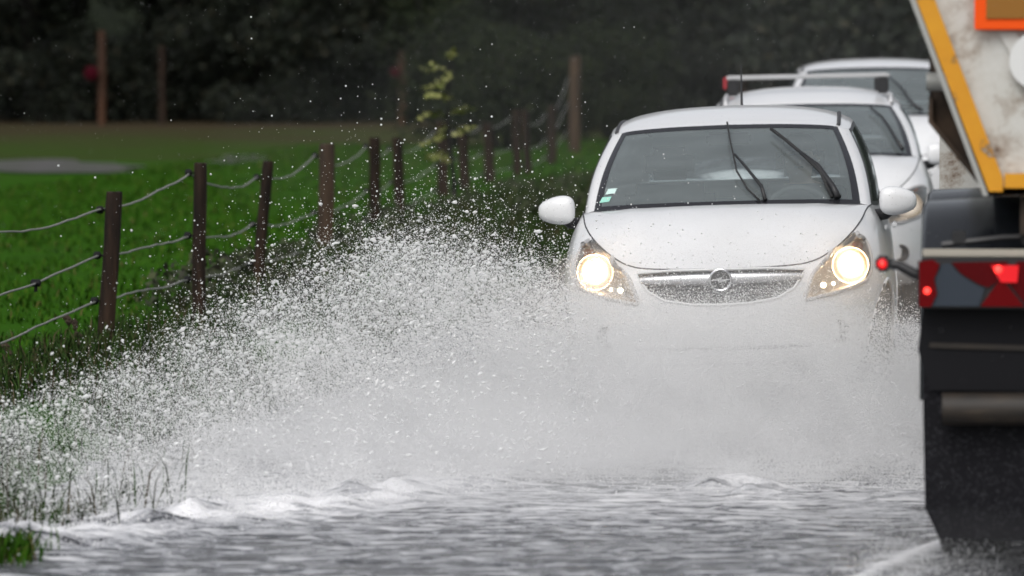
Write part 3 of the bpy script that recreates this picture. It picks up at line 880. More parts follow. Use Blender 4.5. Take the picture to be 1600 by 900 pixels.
# bent stiffener pressing on the tailgate
MB().prism([(-1.06, -0.045, 2.06), (-0.98, -0.045, 2.06), (-0.80, -0.045, 1.66), (-0.80, -0.045, 1.60)], (0, 0.02, 0)).build('stiffener', WHITEDIRT, tg)
for sd in (1, -1):
    e = [sx(Vector((x, -0.085, z)), sd) for x, z in ((-1.018, 1.335), (-1.290, 2.06), (-1.290, 2.75), (-1.272, 2.75), (-1.272, 2.062), (-1.000, 1.335))]
    MB().prism(e, (0, 0.12, 0)).build('edge_frame', STEELGREY, body)
    bnd = [sx(Vector((x, -0.078, z)), sd) for x, z in ((-0.998, 1.35), (-1.270, 2.063), (-1.270, 2.75), (-1.200, 2.75), (-1.200, 2.045), (-0.950, 1.395), (-0.950, 1.35))]
    MB().prism(bnd, (0, 0.03, 0)).build('yellow_band', YELLOW, body)
    MB().prism([sx(Vector(q), sd) for q in ((-0.945, -0.078, 1.362), (-0.945, -0.078, 1.412), (0, -0.078, 1.412), (0, -0.078, 1.362))], (0, 0.03, 0)).build('yellow_band', YELLOW, body)
    # marker plate
    MB().box((sd * -0.75, -0.072, 2.0), (0.60, 0.012, 0.19), bev=0.004).build('marker_plate', ORANGE, body)
    MB().box((sd * -0.75, -0.081, 2.0), (0.52, 0.006, 0.11)).build('marker_plate_centre', OCHRE, body)
    # dark reinforcing plates under the slanted side
    gus = [tl(1455, 92, 0.3), tl(1482, 68, 0.3), tl(1556, 292, 0.3), tl(1545, 302, 0.3), tl(1453, 192, 0.3)]
    MB().prism([sx(p, -1 if sd < 0 else 1) if sd > 0 else sx(p, -1) for p in gus], (0, 0.012, 0)).build('gusset_plate', RUST, body)
    fl = [tl(1453, 150, 0.26), tl(1459, 150, 0.26), tl(1459, 190, 0.26), tl(1548, 297, 0.26), tl(1542, 303, 0.26), tl(1452, 192, 0.26)]
    MB().prism([sx(p, sd) for p in fl], (0, 0.25, 0)).build('gusset_flange', RUST, body)
    hp = sx(tl(1472, 128, 0.15), sd)
    MB().lathe([(-0.05, 0.001), (-0.05, 0.032), (0.05, 0.032), (0.05, 0.001)], 16, 'X', hp).build('tailgate_roller', STEELGREY, body, 'auto')
    MB().box(sx(tl(1457, 118, 0.2), sd), (0.012, 0.06, 0.16)).build('roller_bracket', RUST, body)
    MB().tube([sx(tl(1560, 303, -0.02), sd), sx(tl(1548, 304, -0.02), sd), sx(tl(1537, 301, -0.02), sd), sx(tl(1533, 295, -0.02), sd)], 0.008, 6).build('hook', RUST, body)
    # lorry frame under the tipping body
    MB().box((sd * -0.42, 2.6, 1.08), (0.09, 5.3, 0.26)).build('chassis_rail', RUST, truck)
    MB().box((sd * -0.86, 0.05, 1.27), (0.06, 0.10, 0.14)).build('body_prop', RUST, truck)
    # mud guards, flaps, wheels
    for k, cy_ in enumerate((0.80, 2.15)):
        V, F = [], []
        sec = [(-1.225, -0.05), (-1.235, -0.02), (-1.215, 0.0), (-0.92, 0.012), (-0.62, 0.0), (-0.60, -0.03)]
        T = np.linspace(R(5), R(175), 26)
        for t in T:
            for (x, dr) in sec:
                r = 0.74 + dr
                V.append((sd * x, cy_ - r * math.cos(t), 0.555 + r * math.sin(t)))
        ns = len(sec)
        F = [(i * ns + j, i * ns + j + 1, (i + 1) * ns + j + 1, (i + 1) * ns + j) for i in range(25) for j in range(ns - 1)]
        mg = MB().add(V, F).build('mudguard', MUDGUARD, truck, True)
        if k == 0:
            MB().tube([(sd * -1.16, cy_ - 0.735, 1.16), (sd * -0.95, cy_ - 0.735, 1.185), (sd * -0.6, cy_ - 0.735, 1.20)], 0.012, 6).build('guard_strut', BLACKTRIM, mg)
            for bx in (-1.10, -0.86): MB().box((sd * bx, cy_ - 0.735, 1.185), (0.05, 0.03, 0.05), bev=0.006).build('strut_clip', BLACKTRIM, mg)
        for dx in (-1.04, -0.72):
            c = (sd * dx, cy_, 0.51)
            w = MB().lathe([(-0.13, 0.29), (-0.14, 0.42), (-0.12, 0.49), (-0.09, 0.51), (0.09, 0.51), (0.12, 0.49), (0.14, 0.42), (0.13, 0.29)], 40, 'X', c).build('wheel', RUBBER, truck, 'auto')
            MB().lathe([(-sd * 0.125, 0.295), (-sd * 0.08, 0.27), (-sd * 0.02, 0.16), (-sd * 0.06, 0.10), (-sd * 0.06, 0.001)], 30, 'X', c).build('rim', RIM, w, 'auto')
    fo = [(-1.225, 1.0), (-1.222, 0.6), (-1.214, 0.25), (-1.165, 0.145), (-0.62, 0.135), (-0.60, 1.0)]
    fl = MB().prism([(sd * x, -0.02 + 0.012 * math.sin(k), z) for k, (x, z) in enumerate(fo)], (0, 0.014, 0)).build('mud_flap', FLAP, truck)
    MB().box((sd * -0.92, -0.034, 0.81), (0.56, 0.008, 0.018), rot=Matrix.Rotation(R(1.5 * sd), 4, 'Y')).build('flap_strap', BRONZE, fl)
    MB().prism([(sd * -1.22, -0.030, 0.97), (sd * -1.24, -0.03, 0.80), (sd * -1.20, -0.03, 0.66), (sd * -0.62, -0.03, 0.66), (sd * -0.62, -0.03, 0.97)], (0, 0.006, 0)).build('flap_guard', GUARDFLAP, fl)
    # tail light
    hs = MB().box((sd * -0.94, -0.075, 1.035), (0.60, 0.09, 0.175), bev=0.012).build('tail_light', BLACKTRIM, truck, 'auto')
    yl = -0.124
    def lens(nm, pts, m, d=0.008, y=yl):
        return MB().prism([(sd * x, y, z) for x, z in pts], (0, -d, 0)).build(nm, m, hs)
    lens('red_lens', [(-1.235, 0.955), (-1.235, 1.11), (-1.19, 1.118), (-1.165, 1.10), (-1.185, 1.05), (-1.175, 1.0), (-1.195, 0.955)], REDLENS, 0.016)
    lens('grey_lens', [(-1.192, 0.957), (-1.172, 1.0), (-1.182, 1.05), (-1.160, 1.10), (-1.13, 1.105), (-1.10, 1.07), (-1.04, 1.03), (-1.01, 1.02), (-1.03, 0.957)], GREYLENS)
    lens('red_lens', [(-1.125, 1.107), (-1.09, 1.068), (-1.03, 1.033), (-1.0, 1.022), (-0.97, 1.04), (-0.93, 1.112)], REDDARK)
    lens('triangle_reflector', [(-1.025, 0.957), (-0.955, 1.055), (-0.875, 0.957)], REDLENS, 0.012)
    lens('red_lens', [(-0.865, 0.957), (-0.94, 1.05), (-0.90, 1.112), (-0.66, 1.112), (-0.66, 0.957)], REDDARK)
    lens('brake_lamp', [(-0.99, 1.098), (-0.955, 1.04), (-0.90, 1.04), (-0.895, 1.098)], REDLIT, 0.02)
    MB().lathe([(-0.010, 0.0005), (-0.006, 0.010), (0.0, 0.014)], 14, 'Y', (sd * -0.965, yl - 0.021, 1.085)).build('lamp_bulb', REDHOT, hs, True)
    MB().lathe([(-0.010, 0.0005), (-0.006, 0.008), (0.0, 0.012)], 14, 'Y', (sd * -1.208, yl - 0.016, 1.01)).build('lamp_bulb', REDHOT, hs, True)
    MB().box((sd * -0.92, -0.08, 1.138), (0.61, 0.05, 0.026), bev=0.004).build('beige_strip', TAPE, truck)
    # outrigger marker lamp on a rubber arm
    arm = MB().tube([(sd * -1.215, -0.06, 1.055), (sd * -1.255, -0.06, 1.065), (sd * -1.31, -0.06, 1.095), (sd * -1.37, -0.06, 1.10)], [0.02, 0.018, 0.017, 0.017], 8).build('marker_lamp', BLACKTRIM, truck, True)
    MB().box((sd * -1.360, -0.06, 1.10), (0.056, 0.05, 0.054), bev=0.010).build('lamp_housing', BLACKTRIM, arm, 'auto')
    MB().lathe([(-0.008, 0.0005), (-0.006, 0.012), (0.004, 0.019)], 16, 'Y', (sd * -1.363, -0.087, 1.10)).build('red_lens', REDLIT, arm, True)
    MB().lathe([(-0.006, 0.0005), (-0.004, 0.006), (0.004, 0.008)], 12, 'Y', (sd * -1.363, -0.0945, 1.10)).build('lamp_bulb', REDHOT, arm, True)
# under-run bar
MB().tube([(-1.155, -0.09, 0.600), (0, -0.09, 0.605), (1.155, -0.09, 0.60)], 0.056, 16).build('underrun_bar', BRONZE, truck, 'auto')
for sd in (1, -1): MB().box((sd * 0.42, 0.02, 0.80), (0.07, 0.16, 0.42)).build('bar_bracket', RUST, truck)
MB().box((0, 0.02, 1.13), (1.20, 0.08, 0.20)).build('rear_crossmember', RUST, truck)
for y in (0.80, 2.15): MB().tube([(-0.7, y, 0.51), (0.7, y, 0.51)], 0.09, 12).build('axle', RUST, truck, True)
DISC = mat('white_disc', (0.78, 0.78, 0.77), 0.4)
MB().lathe([(-0.006, 0.0005), (-0.006, 0.10), (0.0, 0.10)], 32, 'Y', (-0.83, -0.064, 1.80)).build('speed_disc', DISC, body, 'auto')
# cab ahead of the body
cabp = [(5.55, 0.95), (5.55, 2.85), (6.5, 2.9), (7.15, 2.2), (7.25, 1.6), (7.25, 0.6), (6.9, 0.5), (6.0, 0.5)]
cab = MB().prism([(-1.22, y, z) for y, z in cabp], (2.44, 0, 0)).build('cab', WHITEDIRT, truck)
for sd in (1, -1):
    MB().prism([(sd * 1.225, y, z) for y, z in ((6.15, 1.75), (6.15, 2.55), (6.55, 2.55), (7.0, 2.1), (7.05, 1.75))], (sd * 0.006, 0, 0)).build('cab_window', FRIT, cab)
    MB().lathe([(-0.15, 0.3), (-0.15, 0.49), (0.15, 0.49), (0.15, 0.3)], 32, 'X', (sd * 1.05, 6.4, 0.51)).build('wheel', RUBBER, truck, 'auto')
MB().prism([(-1.1, 6.56, 2.86), (1.1, 6.56, 2.86), (1.1, 7.16, 2.23), (-1.1, 7.16, 2.23)], (0, 0.01, 0.01)).build('cab_windscreen', FRIT, cab)

# ------------------------------------------------------------------ ground, road, water
HEAD = math.tan(R(5.4))                      # the road runs off to the right of the viewing direction
def road_left(y): return -1.78 + (y - 19.0) * HEAD
def road_z(y): return -0.05 + 0.15 * np.clip((y - 33.0) / 10.0, 0, 1) ** 1.0
ROADW = 6.6
def terrain_z(x, y):
    d = np.maximum(road_left(y) - x, x - (road_left(y) + ROADW))           # outside the road, metres
    t = np.clip(d / 0.9, -0.4, 1)
    bank = -0.12 + 0.20 * np.clip((t + 0.4) / 1.4, 0, 1)
    z = bank + np.maximum(road_z(y) + 0.05, 0) * np.clip(1 - d / 6, 0, 1) - 0.05 * np.clip((d - 1) / 3, 0, 1)
    return np.where(d < -0.3, road_z(y) - 0.10, z)
def axis(a, b, fine0, fine1, step, far):
    q = list(np.arange(fine0, fine1 + 1e-6, step))
    s, x = step, fine0
    lo = []
    while x > a: s *= 1.35; x -= s; lo.append(max(x, a))
    s, x = step, fine1
    hi = []
    while x < b: s *= 1.35; x += s; hi.append(min(x, b))
    return np.array(lo[::-1] + q + hi)
GX, GY = axis(-500, 500, -8, 8, 0.2, 0), axis(-300, 900, 15, 60, 0.35, 0)
XX, YY = np.meshgrid(GX, GY)
ZZ = terrain_z(XX, YY)
ZZ = ZZ + 0.02 * (vnoise(np.stack([XX.ravel(), YY.ravel(), 0 * XX.ravel()], 1), 0.7).reshape(XX.shape) - 0.5) * (ZZ > -0.1)
GROUND = mat('meadow_ground', (0.03, 0.08, 0.012), 1.0, 0, 0.02)
n_, r_, s_ = noise_col(GROUND, [(0.28, (0.030, 0.058, 0.007)), (0.45, (0.024, 0.076, 0.005)), (0.6, (0.028, 0.092, 0.005)), (0.75, (0.048, 0.084, 0.010))], 0.9, 9, rough=0.7)
# the far strip of the meadow is poached bare and brown
gm = GROUND
geo = nd(gm, 'ShaderNodeNewGeometry'); sp = nd(gm, 'ShaderNodeSeparateXYZ'); lk(gm, geo.outputs['Position'], sp.inputs[0])
n2 = nd(gm, 'ShaderNodeTexNoise'); n2.inputs['Scale'].default_value = 0.16; n2.inputs['Detail'].default_value = 5
lk(gm, geo.outputs['Position'], n2.inputs['Vector'])
ma = nd(gm, 'ShaderNodeMath', operation='MULTIPLY_ADD'); ma.inputs[1].default_value = 60; lk(gm, n2.outputs[0], ma.inputs[0]); lk(gm, sp.outputs['Y'], ma.inputs[2])
mr = nd(gm, 'ShaderNodeMapRange'); mr.inputs[1].default_value = 98; mr.inputs[2].default_value = 142; lk(gm, ma.outputs[0], mr.inputs[0])
mx = nd(gm, 'ShaderNodeMix', data_type='RGBA'); lk(gm, mr.outputs[0], mx.inputs['Factor']); lk(gm, r_.outputs[0], mx.inputs['A']); mx.inputs['B'].default_value = (0.050, 0.040, 0.024, 1)
lk(gm, mx.outputs['Result'], bsdf(gm).inputs['Base Color'])
bump(gm, n_.outputs[0], 0.6, 0.05)
ground = mesh_obj('ground', np.stack([XX, YY, ZZ], -1).reshape(-1, 3), grid_faces(len(GY), len(GX)), GROUND)
tag(ground, 'wet green meadow with a bare brown strip under the trees', 'meadow', kind='structure')

ASPH = mat('wet_asphalt', (0.05, 0.05, 0.053), 0.18, 0, 0.5)
n_, r_, s_ = noise_col(ASPH, [(0.3, (0.03, 0.03, 0.032)), (0.7, (0.065, 0.064, 0.066))], 40, 6)
bump(ASPH, n_.outputs[0], 0.25, 0.004)
ry = np.concatenate([np.arange(-40, 30, 5.0), np.arange(30, 60, 1.0), np.arange(60, 420, 20.0)])
V = []
for y in ry:
    for k in range(9): V.append((road_left(y) + ROADW * k / 8, y, float(road_z(y)) + 0.004))
road = mesh_obj('road', V, grid_faces(len(ry), 9), ASPH)
tag(road, 'wet grey asphalt road under the flood water', 'road', kind='structure')

# flood water over the road
wx, wy = np.arange(-3.4, 4.6, 0.035), np.concatenate([np.arange(14.5, 17.0, 0.12), np.arange(17.0, 23.0, 0.03), np.arange(23.0, 34.0, 0.12)])
WX, WY = np.meshgrid(wx, wy)
p3 = np.stack([WX.ravel(), WY.ravel(), 0 * WX.ravel()], 1)
def wn_(sx_, sy_, off): return vnoise(p3 * np.array([sx_, sy_, 1]) + off, 1.0).reshape(WX.shape)
WZ = 0.009 * (wn_(4, 7, 3.1) - 0.5) + 0.012 * (wn_(1.4, 2.6, 9.2) - 0.5) + 0.010 * (wn_(11, 17, 5.5) - 0.5) + 0.006 * (wn_(23, 30, 8.1) - 0.5)
# breaking ridge running along the verge and a boil in the lane
dl = WX - (-1.45 + (WY - 19.6) * 0.62)
ridge = np.exp(-(dl / 0.33) ** 2) * np.clip((0.6 - WX) / 1.6, 0, 1)
WZ += 0.085 * ridge * (0.05 + 1.1 * wn_(5, 7, 1.3) ** 1.5 + 0.7 * (wn_(13, 15, 6.3) - 0.4))
boil = np.exp(-(((WX - 0.97) / 0.20) ** 2 + ((WY - 21.4) / 0.25) ** 2))
WZ += 0.075 * boil * np.clip(1.5 * wn_(12, 10, 2.2) - 0.25, 0, 1)
tw = np.exp(-(((WX - 1.22) - (WY - 17.8) * 0.30) / 0.032) ** 2) * np.clip((19.6 - WY) / 0.6, 0, 1)
WZ += 0.010 * tw * (0.5 + wn_(6, 9, 4.4))
foam_v = np.clip(0.40 * ridge * wn_(6, 6, 4.9) * 1.6 + 0.45 * boil * wn_(10, 8, 5.2) * 1.6 + 0.55 * tw + 0.20 * np.exp(-((WY - (21.0 + 0.5 * (wn_(1.2, 0.4, 7.7) - .5))) / 1.3) ** 2), 0, 1)
WATER = mat('flood_water', (0.05, 0.05, 0.05), 0.12, 0, 0.5)
at = nd(WATER, 'ShaderNodeAttribute'); at.attribute_name = 'foam'
tc = nd(WATER, 'ShaderNodeTexCoord')
mp = nd(WATER, 'ShaderNodeMapping'); mp.inputs['Scale'].default_value = (1.0, 2.2, 1.0); mp.inputs['Rotation'].default_value = (0, 0, R(8))
lk(WATER, tc.outputs['Object'], mp.inputs[0])
fn = nd(WATER, 'ShaderNodeTexNoise'); fn.inputs['Scale'].default_value = 5.5; fn.inputs['Detail'].default_value = 12; fn.inputs['Roughness'].default_value = 0.72; fn.inputs['Distortion'].default_value = 0.6
lk(WATER, mp.outputs[0], fn.inputs['Vector'])
ma = nd(WATER, 'ShaderNodeMath', operation='MULTIPLY_ADD'); ma.inputs[1].default_value = 0.42; lk(WATER, at.outputs['Fac'], ma.inputs[0]); lk(WATER, fn.outputs[0], ma.inputs[2])
rp = nd(WATER, 'ShaderNodeValToRGB')
els = rp.color_ramp.elements; els.new(0.5); els.new(0.5)
for e, (p, c) in zip(els, ((0.40, (0.024, 0.025, 0.029)), (0.49, (0.070, 0.071, 0.080)), (0.55, (0.36, 0.365, 0.39)), (0.68, (0.84, 0.84, 0.86)))): e.position = p; e.color = (*c, 1)
lk(WATER, ma.outputs[0], rp.inputs[0]); lk(WATER, rp.outputs[0], bsdf(WATER).inputs['Base Color'])
rr = nd(WATER, 'ShaderNodeMapRange'); rr.inputs[1].default_value = 0.45; rr.inputs[2].default_value = 0.75; rr.inputs[3].default_value = 0.10; rr.inputs[4].default_value = 0.75
lk(WATER, ma.outputs[0], rr.inputs[0]); lk(WATER, rr.outputs[0], bsdf(WATER).inputs['Roughness'])
bn = nd(WATER, 'ShaderNodeTexNoise'); bn.inputs['Scale'].default_value = 42; bn.inputs['Detail'].default_value = 6
lk(WATER, mp.outputs[0], bn.inputs['Vector'])
bump(WATER, bn.outputs[0], 1.0, 0.012)
water = mesh_obj('water', np.stack([WX, WY, WZ], -1).reshape(-1, 3), grid_faces(len(wy), len(wx)), WATER)
fa = water.data.attributes.new('foam', 'FLOAT', 'POINT'); fa.data.foreach_set('value', foam_v.ravel().astype(np.float32))
tag(water, 'rippled flood water with foam streaks covering the road', 'water', kind='structure')

# standing water in the meadow
PUD = mat('meadow_puddle', (0.10, 0.09, 0.085), 0.45, 0, 0.3)
n_, r_, s_ = noise_col(PUD, [(0.35, (0.045, 0.055, 0.025)), (0.60, (0.10, 0.092, 0.094))], 1.2, 6)
def puddle(cx, cy, rx, ry, seed, lab):
    rs = np.random.default_rng(seed)
    ph = rs.random(6) * 6.28
    V = [(cx, cy, 0.045)]
    for k in range(64):
        a = 2 * math.pi * k / 64
        q = 1 + 0.18 * math.sin(3 * a + ph[0]) + 0.12 * math.sin(5 * a + ph[1]) + 0.08 * math.sin(9 * a + ph[2])
        V.append((cx + rx * q * math.cos(a), cy + ry * q * math.sin(a), 0.045))
    o = mesh_obj('puddle', V, [(0, 1 + k, 1 + (k + 1) % 64) for k in range(64)], PUD)
    tag(o, lab, 'puddle', kind='structure')
pa = on_ground(85, 265); puddle(pa.x - 0.6, pa.y, 1.9, 4.0, 1, 'long grey puddle lying across the meadow')
pa = on_ground(372, 252); puddle(pa.x, pa.y, 0.38, 3.2, 2, 'small grey puddle in the meadow behind the fence posts')

# ------------------------------------------------------------------ grass
GRASS = mat('grass_blades', (0.035, 0.10, 0.015), 0.9, 0, 0.05)
def grass_mat(m, ramp):
    g = nd(m, 'ShaderNodeNewGeometry'); r = nd(m, 'ShaderNodeValToRGB')
    els = r.color_ramp.elements
    while len(els) < len(ramp): els.new(0.5)
    for e, (p, c) in zip(els, ramp): e.position = p; e.color = (*c, 1)
    lk(m, g.outputs['Random Per Island'], r.inputs[0]); lk(m, r.outputs[0], bsdf(m).inputs['Base Color'])
grass_mat(GRASS, [(0.0, (0.022, 0.064, 0.005)), (0.4, (0.027, 0.084, 0.005)), (0.75, (0.034, 0.100, 0.006)), (0.93, (0.055, 0.086, 0.010)), (1.0, (0.12, 0.095, 0.04))])
VERGE = mat('verge_weeds', (0.03, 0.05, 0.015), 0.9, 0, 0.06)
grass_mat(VERGE, [(0.0, (0.016, 0.022, 0.010)), (0.35, (0.024, 0.050, 0.012)), (0.65, (0.040, 0.085, 0.018)), (0.85, (0.05, 0.04, 0.022)), (1.0, (0.10, 0.08, 0.045))])
def blades(name, pts, h, w, lean, m, label):
    n = len(pts)
    a = rng.random(n) * 6.283
    hh = h * (0.5 + rng.random(n)); ww = w * (0.6 + 0.8 * rng.random(n))
    d = np.stack([np.cos(a), np.sin(a), 0 * a], 1); s = np.stack([-np.sin(a), np.cos(a), 0 * a], 1)
    ln = lean * rng.random(n) ** 0.7
    up = np.array([0, 0, 1.0])
    b0, b1 = pts - s * ww[:, None], pts + s * ww[:, None]
    mid = pts + up * (hh * 0.6)[:, None] + d * (ln * hh * 0.35)[:, None]
    m0, m1 = mid - s * (ww * 0.75)[:, None], mid + s * (ww * 0.75)[:, None]
    tip = pts + up * (hh * (1 - 0.35 * ln))[:, None] + d * (ln * hh)[:, None]
    V = np.stack([b0, b1, m1, m0, tip], 1).reshape(-1, 3)
    k = np.arange(n) * 5
    me = bpy.data.meshes.new(name)
    F = np.concatenate([np.stack([k, k + 1, k + 2, k + 3], 1).ravel(), np.stack([k + 3, k + 2, k + 4], 1).ravel()])
    me.vertices.add(len(V)); me.vertices.foreach_set('co', V.ravel())
    me.loops.add(len(F)); me.loops.foreach_set('vertex_index', F.astype(np.int32))
    me.polygons.add(2 * n)
    me.polygons.foreach_set('loop_start', np.concatenate([np.arange(n) * 4, 4 * n + np.arange(n) * 3]).astype(np.int32))
    me.update(calc_edges=True); me.validate()
    me.materials.append(m)
    o = bpy.data.objects.new(name, me); C.objects.link(o)
    tag(o, label, 'grass', kind='stuff')
    return o
def ground_pts(n, dmin, dmax, y0, y1, clump=2.0, thr=0.35):
    y = y0 + (y1 - y0) * rng.random(n) ** 1.3
    x = road_left(y) - (dmin + (dmax - dmin) * rng.random(n))
    p = np.stack([x, y, 0 * x], 1)
    k = vnoise(p, clump) > thr * (0.6 + 0.8 * rng.random(n))
    p = p[k]; p[:, 2] = terrain_z(p[:, 0], p[:, 1]) - 0.01
    return p
blades('meadow_grass', ground_pts(85000, 1.5, 9, 15, 95, 1.2, 0.2), 0.07, 0.007, 1.2, GRASS, 'short bright green meadow grass beyond the fence')
blades('verge_grass', ground_pts(66000, -0.05, 1.9, 12, 62, 2.2, 0.42), 0.17, 0.0045, 1.0, VERGE, 'rough dark weeds and grass between road and fence')
pt = np.array(on_ground(12, 872)); q = pt + rng.normal(0, 1, (380, 3)) * np.array([0.06, 0.16, 0]); q[:, 2] = 0.0
blades('grass_tuft', q, 0.085, 0.0045, 1.2, GRASS, 'green grass tuft standing in the flood at the road edge')
pt = np.array(on_ground(205, 790)); q = pt + rng.normal(0, 1, (60, 3)) * np.array([0.16, 0.5, 0]); q[:, 2] = 0.0
blades('grass_tuft', q, 0.20, 0.004, 1.0, VERGE, 'sparse dark grass stems drowning in the spray')

# ------------------------------------------------------------------ dock stems by the fence
WEED = mat('dead_weed', (0.045, 0.030, 0.018), 0.9)
def weed(base, pts, lab):
    o = empty('dock_plant', base)
    MB().tube([Vector(p) - base for p in pts], [0.006] * len(pts), 6).build('stem', WEED, o, True)
    for i in range(46):
        k = random.random() * (len(pts) - 1.6) + 0.6
        a = Vector(pts[int(k)]).lerp(Vector(pts[min(int(k) + 1, len(pts) - 1)]), k % 1) - base
        s = 0.012 + 0.010 * random.random()
        c = a + Vector((random.uniform(-.016, .016), random.uniform(-.016, .016), random.uniform(-.01, .01)))
        MB().add([c + Vector(v) * s for v in ((1, 0, 0), (-1, 0, 0), (0, 1, 0), (0, -1, 0), (0, 0, 1.2), (0, 0, -1.2))],
                 [(0, 2, 4), (2, 1, 4), (1, 3, 4), (3, 0, 4), (2, 0, 5), (1, 2, 5), (3, 1, 5), (0, 3, 5)]).build('seed_head', WEED, o)
    tag(o, lab, 'weed')
Yw = 29.5
weed(Vector(at_depth(112, 605, Yw)), [at_depth(x, y, Yw) for x, y in ((112, 640), (114, 600), (120, 560), (122, 525), (116, 508), (100, 494))], 'brown dock stem with drooping seed head before the fence')
weed(Vector(at_depth(40, 640, Yw)), [at_depth(x, y, Yw) for x, y in ((42, 650), (36, 610), (24, 570), (8, 540))], 'bent brown dock stem leaning under the lowest fence rope')

# ------------------------------------------------------------------ fence
WOOD = mat('dark_wet_wood', (0.05, 0.035, 0.028), 0.75, 0, 0.2)
n_, r_, s_ = noise_col(WOOD, [(0.3, (0.006, 0.005, 0.0045)), (0.5, (0.027, 0.016, 0.011)), (0.7, (0.060, 0.034, 0.021)), (0.85, (0.08, 0.06, 0.05))], 14, 8, stretch=(1, 1, 0.12), rough=0.65)
bump(WOOD, n_.outputs[0], 0.8, 0.012)
WOODL = mat('brown_wood', (0.11, 0.06, 0.03), 0.8)
n_, r_, s_ = noise_col(WOODL, [(0.3, (0.020, 0.012, 0.007)), (0.55, (0.062, 0.034, 0.017)), (0.8, (0.11, 0.07, 0.04))], 12, 8, stretch=(1, 1, 0.12))
bump(WOODL, n_.outputs[0], 0.8, 0.012)
ROPE = mat('white_fence_rope', (0.25, 0.25, 0.235), 0.9)
INSUL = mat('black_insulator', (0.006, 0.006, 0.007), 0.6, 0, 0.2)
# base pixel, top pixel, half width in px, material, wire rows
POSTS = [
    ((-62, 616), (-55, 318), 12.5, WOOD, (362, 478, 566), 'dark round end post carrying the three rope ends, before the dock stems'),
    ((164, 556), (179, 300), 13.0, WOOD, (328, 399, 470), 'dark slightly leaning round post before the meadow, with three ropes, first beside the dock stems'),
    ((309, 526), (313, 255), 10.5, WOOD, (270, 368, 437), 'tall straight reddish dark post, second fence post from the dock stems'),
    ((399, 468), (419, 252), 9.0, WOOD, (277, 351, 412), 'thin post leaning strongly away from the road, third fence post from the dock stems'),
    ((507, 428), (511, 225), 12.5, WOODL, (243, 332, 388), 'thick brown flat topped post, fourth fence post from the dock stems'),
    ((586, 380), (585, 215), 9.0, WOOD, (228, 297, 345), 'dark slim post standing past the thick brown post'),
    ((626, 355), (620, 215), 8.5, WOOD, (232, 285, 327), 'dark post leaning toward the meadow, past the slim post'),
    ((693, 325), (691, 190), 8.5, WOOD, (205, 258, 298), 'dark post standing behind the yellow leaved sapling'),
    ((727, 312), (722, 196), 8.0, WOOD, (203, 248, 284), 'dark post just past the yellow leaved sapling'),
    ((766, 300), (762, 192), 8.0, WOOD, (198, 240, 272), 'blurred dark post between sapling and the close pair of posts'),
    ((808, 290), (807, 172), 6.5, WOOD, (185, 232, 262), 'post of the close pair, the one nearer the sapling'),
    ((826, 288), (820, 172), 6.0, WOOD, (185, 230, 260), 'leaning post of the close pair, farther from the sapling'),
    ((862, 268), (863, 165), 7.0, WOOD, (178, 218, 246), 'dark post between the close pair and the tall pale post'),
    ((897, 246), (899, 88), 9.0, WOODL, (122, 160, 205), 'tall pale brown post where the fence meets the road bend'),
]
rope_pts = [[], [], []]
for (b, t, hw, m, wires, lab) in POSTS:
    pb = on_ground(b[0], b[1], 0.03)
    Y = pb.y
    ptop = at_depth(t[0], t[1], Y)
    rad = hw * Y / FPX
    o = empty('fence_post', pb)
    dv = ptop - pb
    V, F = [], []
    nk, ns = 18, 14
    sd_ = random.random() * 10
    for i in range(ns + 1):
        f = -0.06 + 1.06 * i / ns
        for k in range(nk):
            a = 2 * math.pi * k / nk
            rr_ = rad * (1.0 + 0.05 * math.sin(3 * a + sd_) + 0.04 * math.sin(7 * a + 5 * f + sd_) + 0.05 * math.sin(9 * f + sd_ + a)) * (1.03 - 0.05 * f)
            if i == ns: rr_ *= 0.93
            V.append(dv * f + Vector((rr_ * math.cos(a), rr_ * math.sin(a), 0.004 * math.sin(5 * a + sd_) if i == ns else 0)))
    V.append(dv * 1.003)
    F = [(i * nk + k, i * nk + (k + 1) % nk, (i + 1) * nk + (k + 1) % nk, (i + 1) * nk + k) for i in range(ns) for k in range(nk)]
    F += [(ns * nk + k, ns * nk + (k + 1) % nk, len(V) - 1) for k in range(nk)]
    po = MB().add(V, F).build('post', m, o, 'auto')
    for w, wy_ in enumerate(wires):
        f = (wy_ - b[1]) / (t[1] - b[1])
        xp = b[0] + (t[0] - b[0]) * f - hw * 1.05
        c = at_depth(xp, wy_, Y - rad * 0.3)
        ip = c - pb
        rope_pts[w].append(c + Vector((-0.022, 0, 0)))
        ins = MB()
        ins.tube([ip + Vector((rad * 0.5, 0, 0)), ip + Vector((-0.012, 0, 0))], 0.006, 6)
        ins.lathe([(-0.026, 0.006), (-0.021, 0.021), (0.0, 0.025), (0.016, 0.021), (0.022, 0.006)], 10, 'X', ip + Vector((-0.026, 0, 0)))
        ins.build('insulator', INSUL, o, 'auto')
    tag(o, lab, 'fence post', 'posts of the meadow fence')
for w, nm in enumerate(('topmost', 'middle', 'lowest')):
    pts = [Vector(p) for p in rope_pts[w]]
    P = []
    for i in range(len(pts) - 1):
        a, b = pts[i], pts[i + 1]
        sag = (0.055, 0.03, 0.012)[w] * (b - a).length / 3.0
        if w == 0 and i < 1: sag = 0.05
        for k in range(16):
            t = k / 16
            q = a.lerp(b, t); q.z -= sag * 4 * t * (1 - t); q.z += 0.006 * math.sin(9 * t + i * 2.1 + w) + random.uniform(-0.004, 0.004)
            P.append(q)
    P.append(pts[-1])
    base = P[0].copy()
    o = MB().tube([p - base for p in P], [0.0062] * len(P), 6).build('fence_rope', ROPE, None, True)
    o.location = base
    tag(o, f'white electric fence rope, {nm} of the three strands along the posts', 'fence rope', 'ropes of the meadow fence')
jo = on_ground(60, 446, 0.0)
jn = at_depth(61, 442, 28.0)
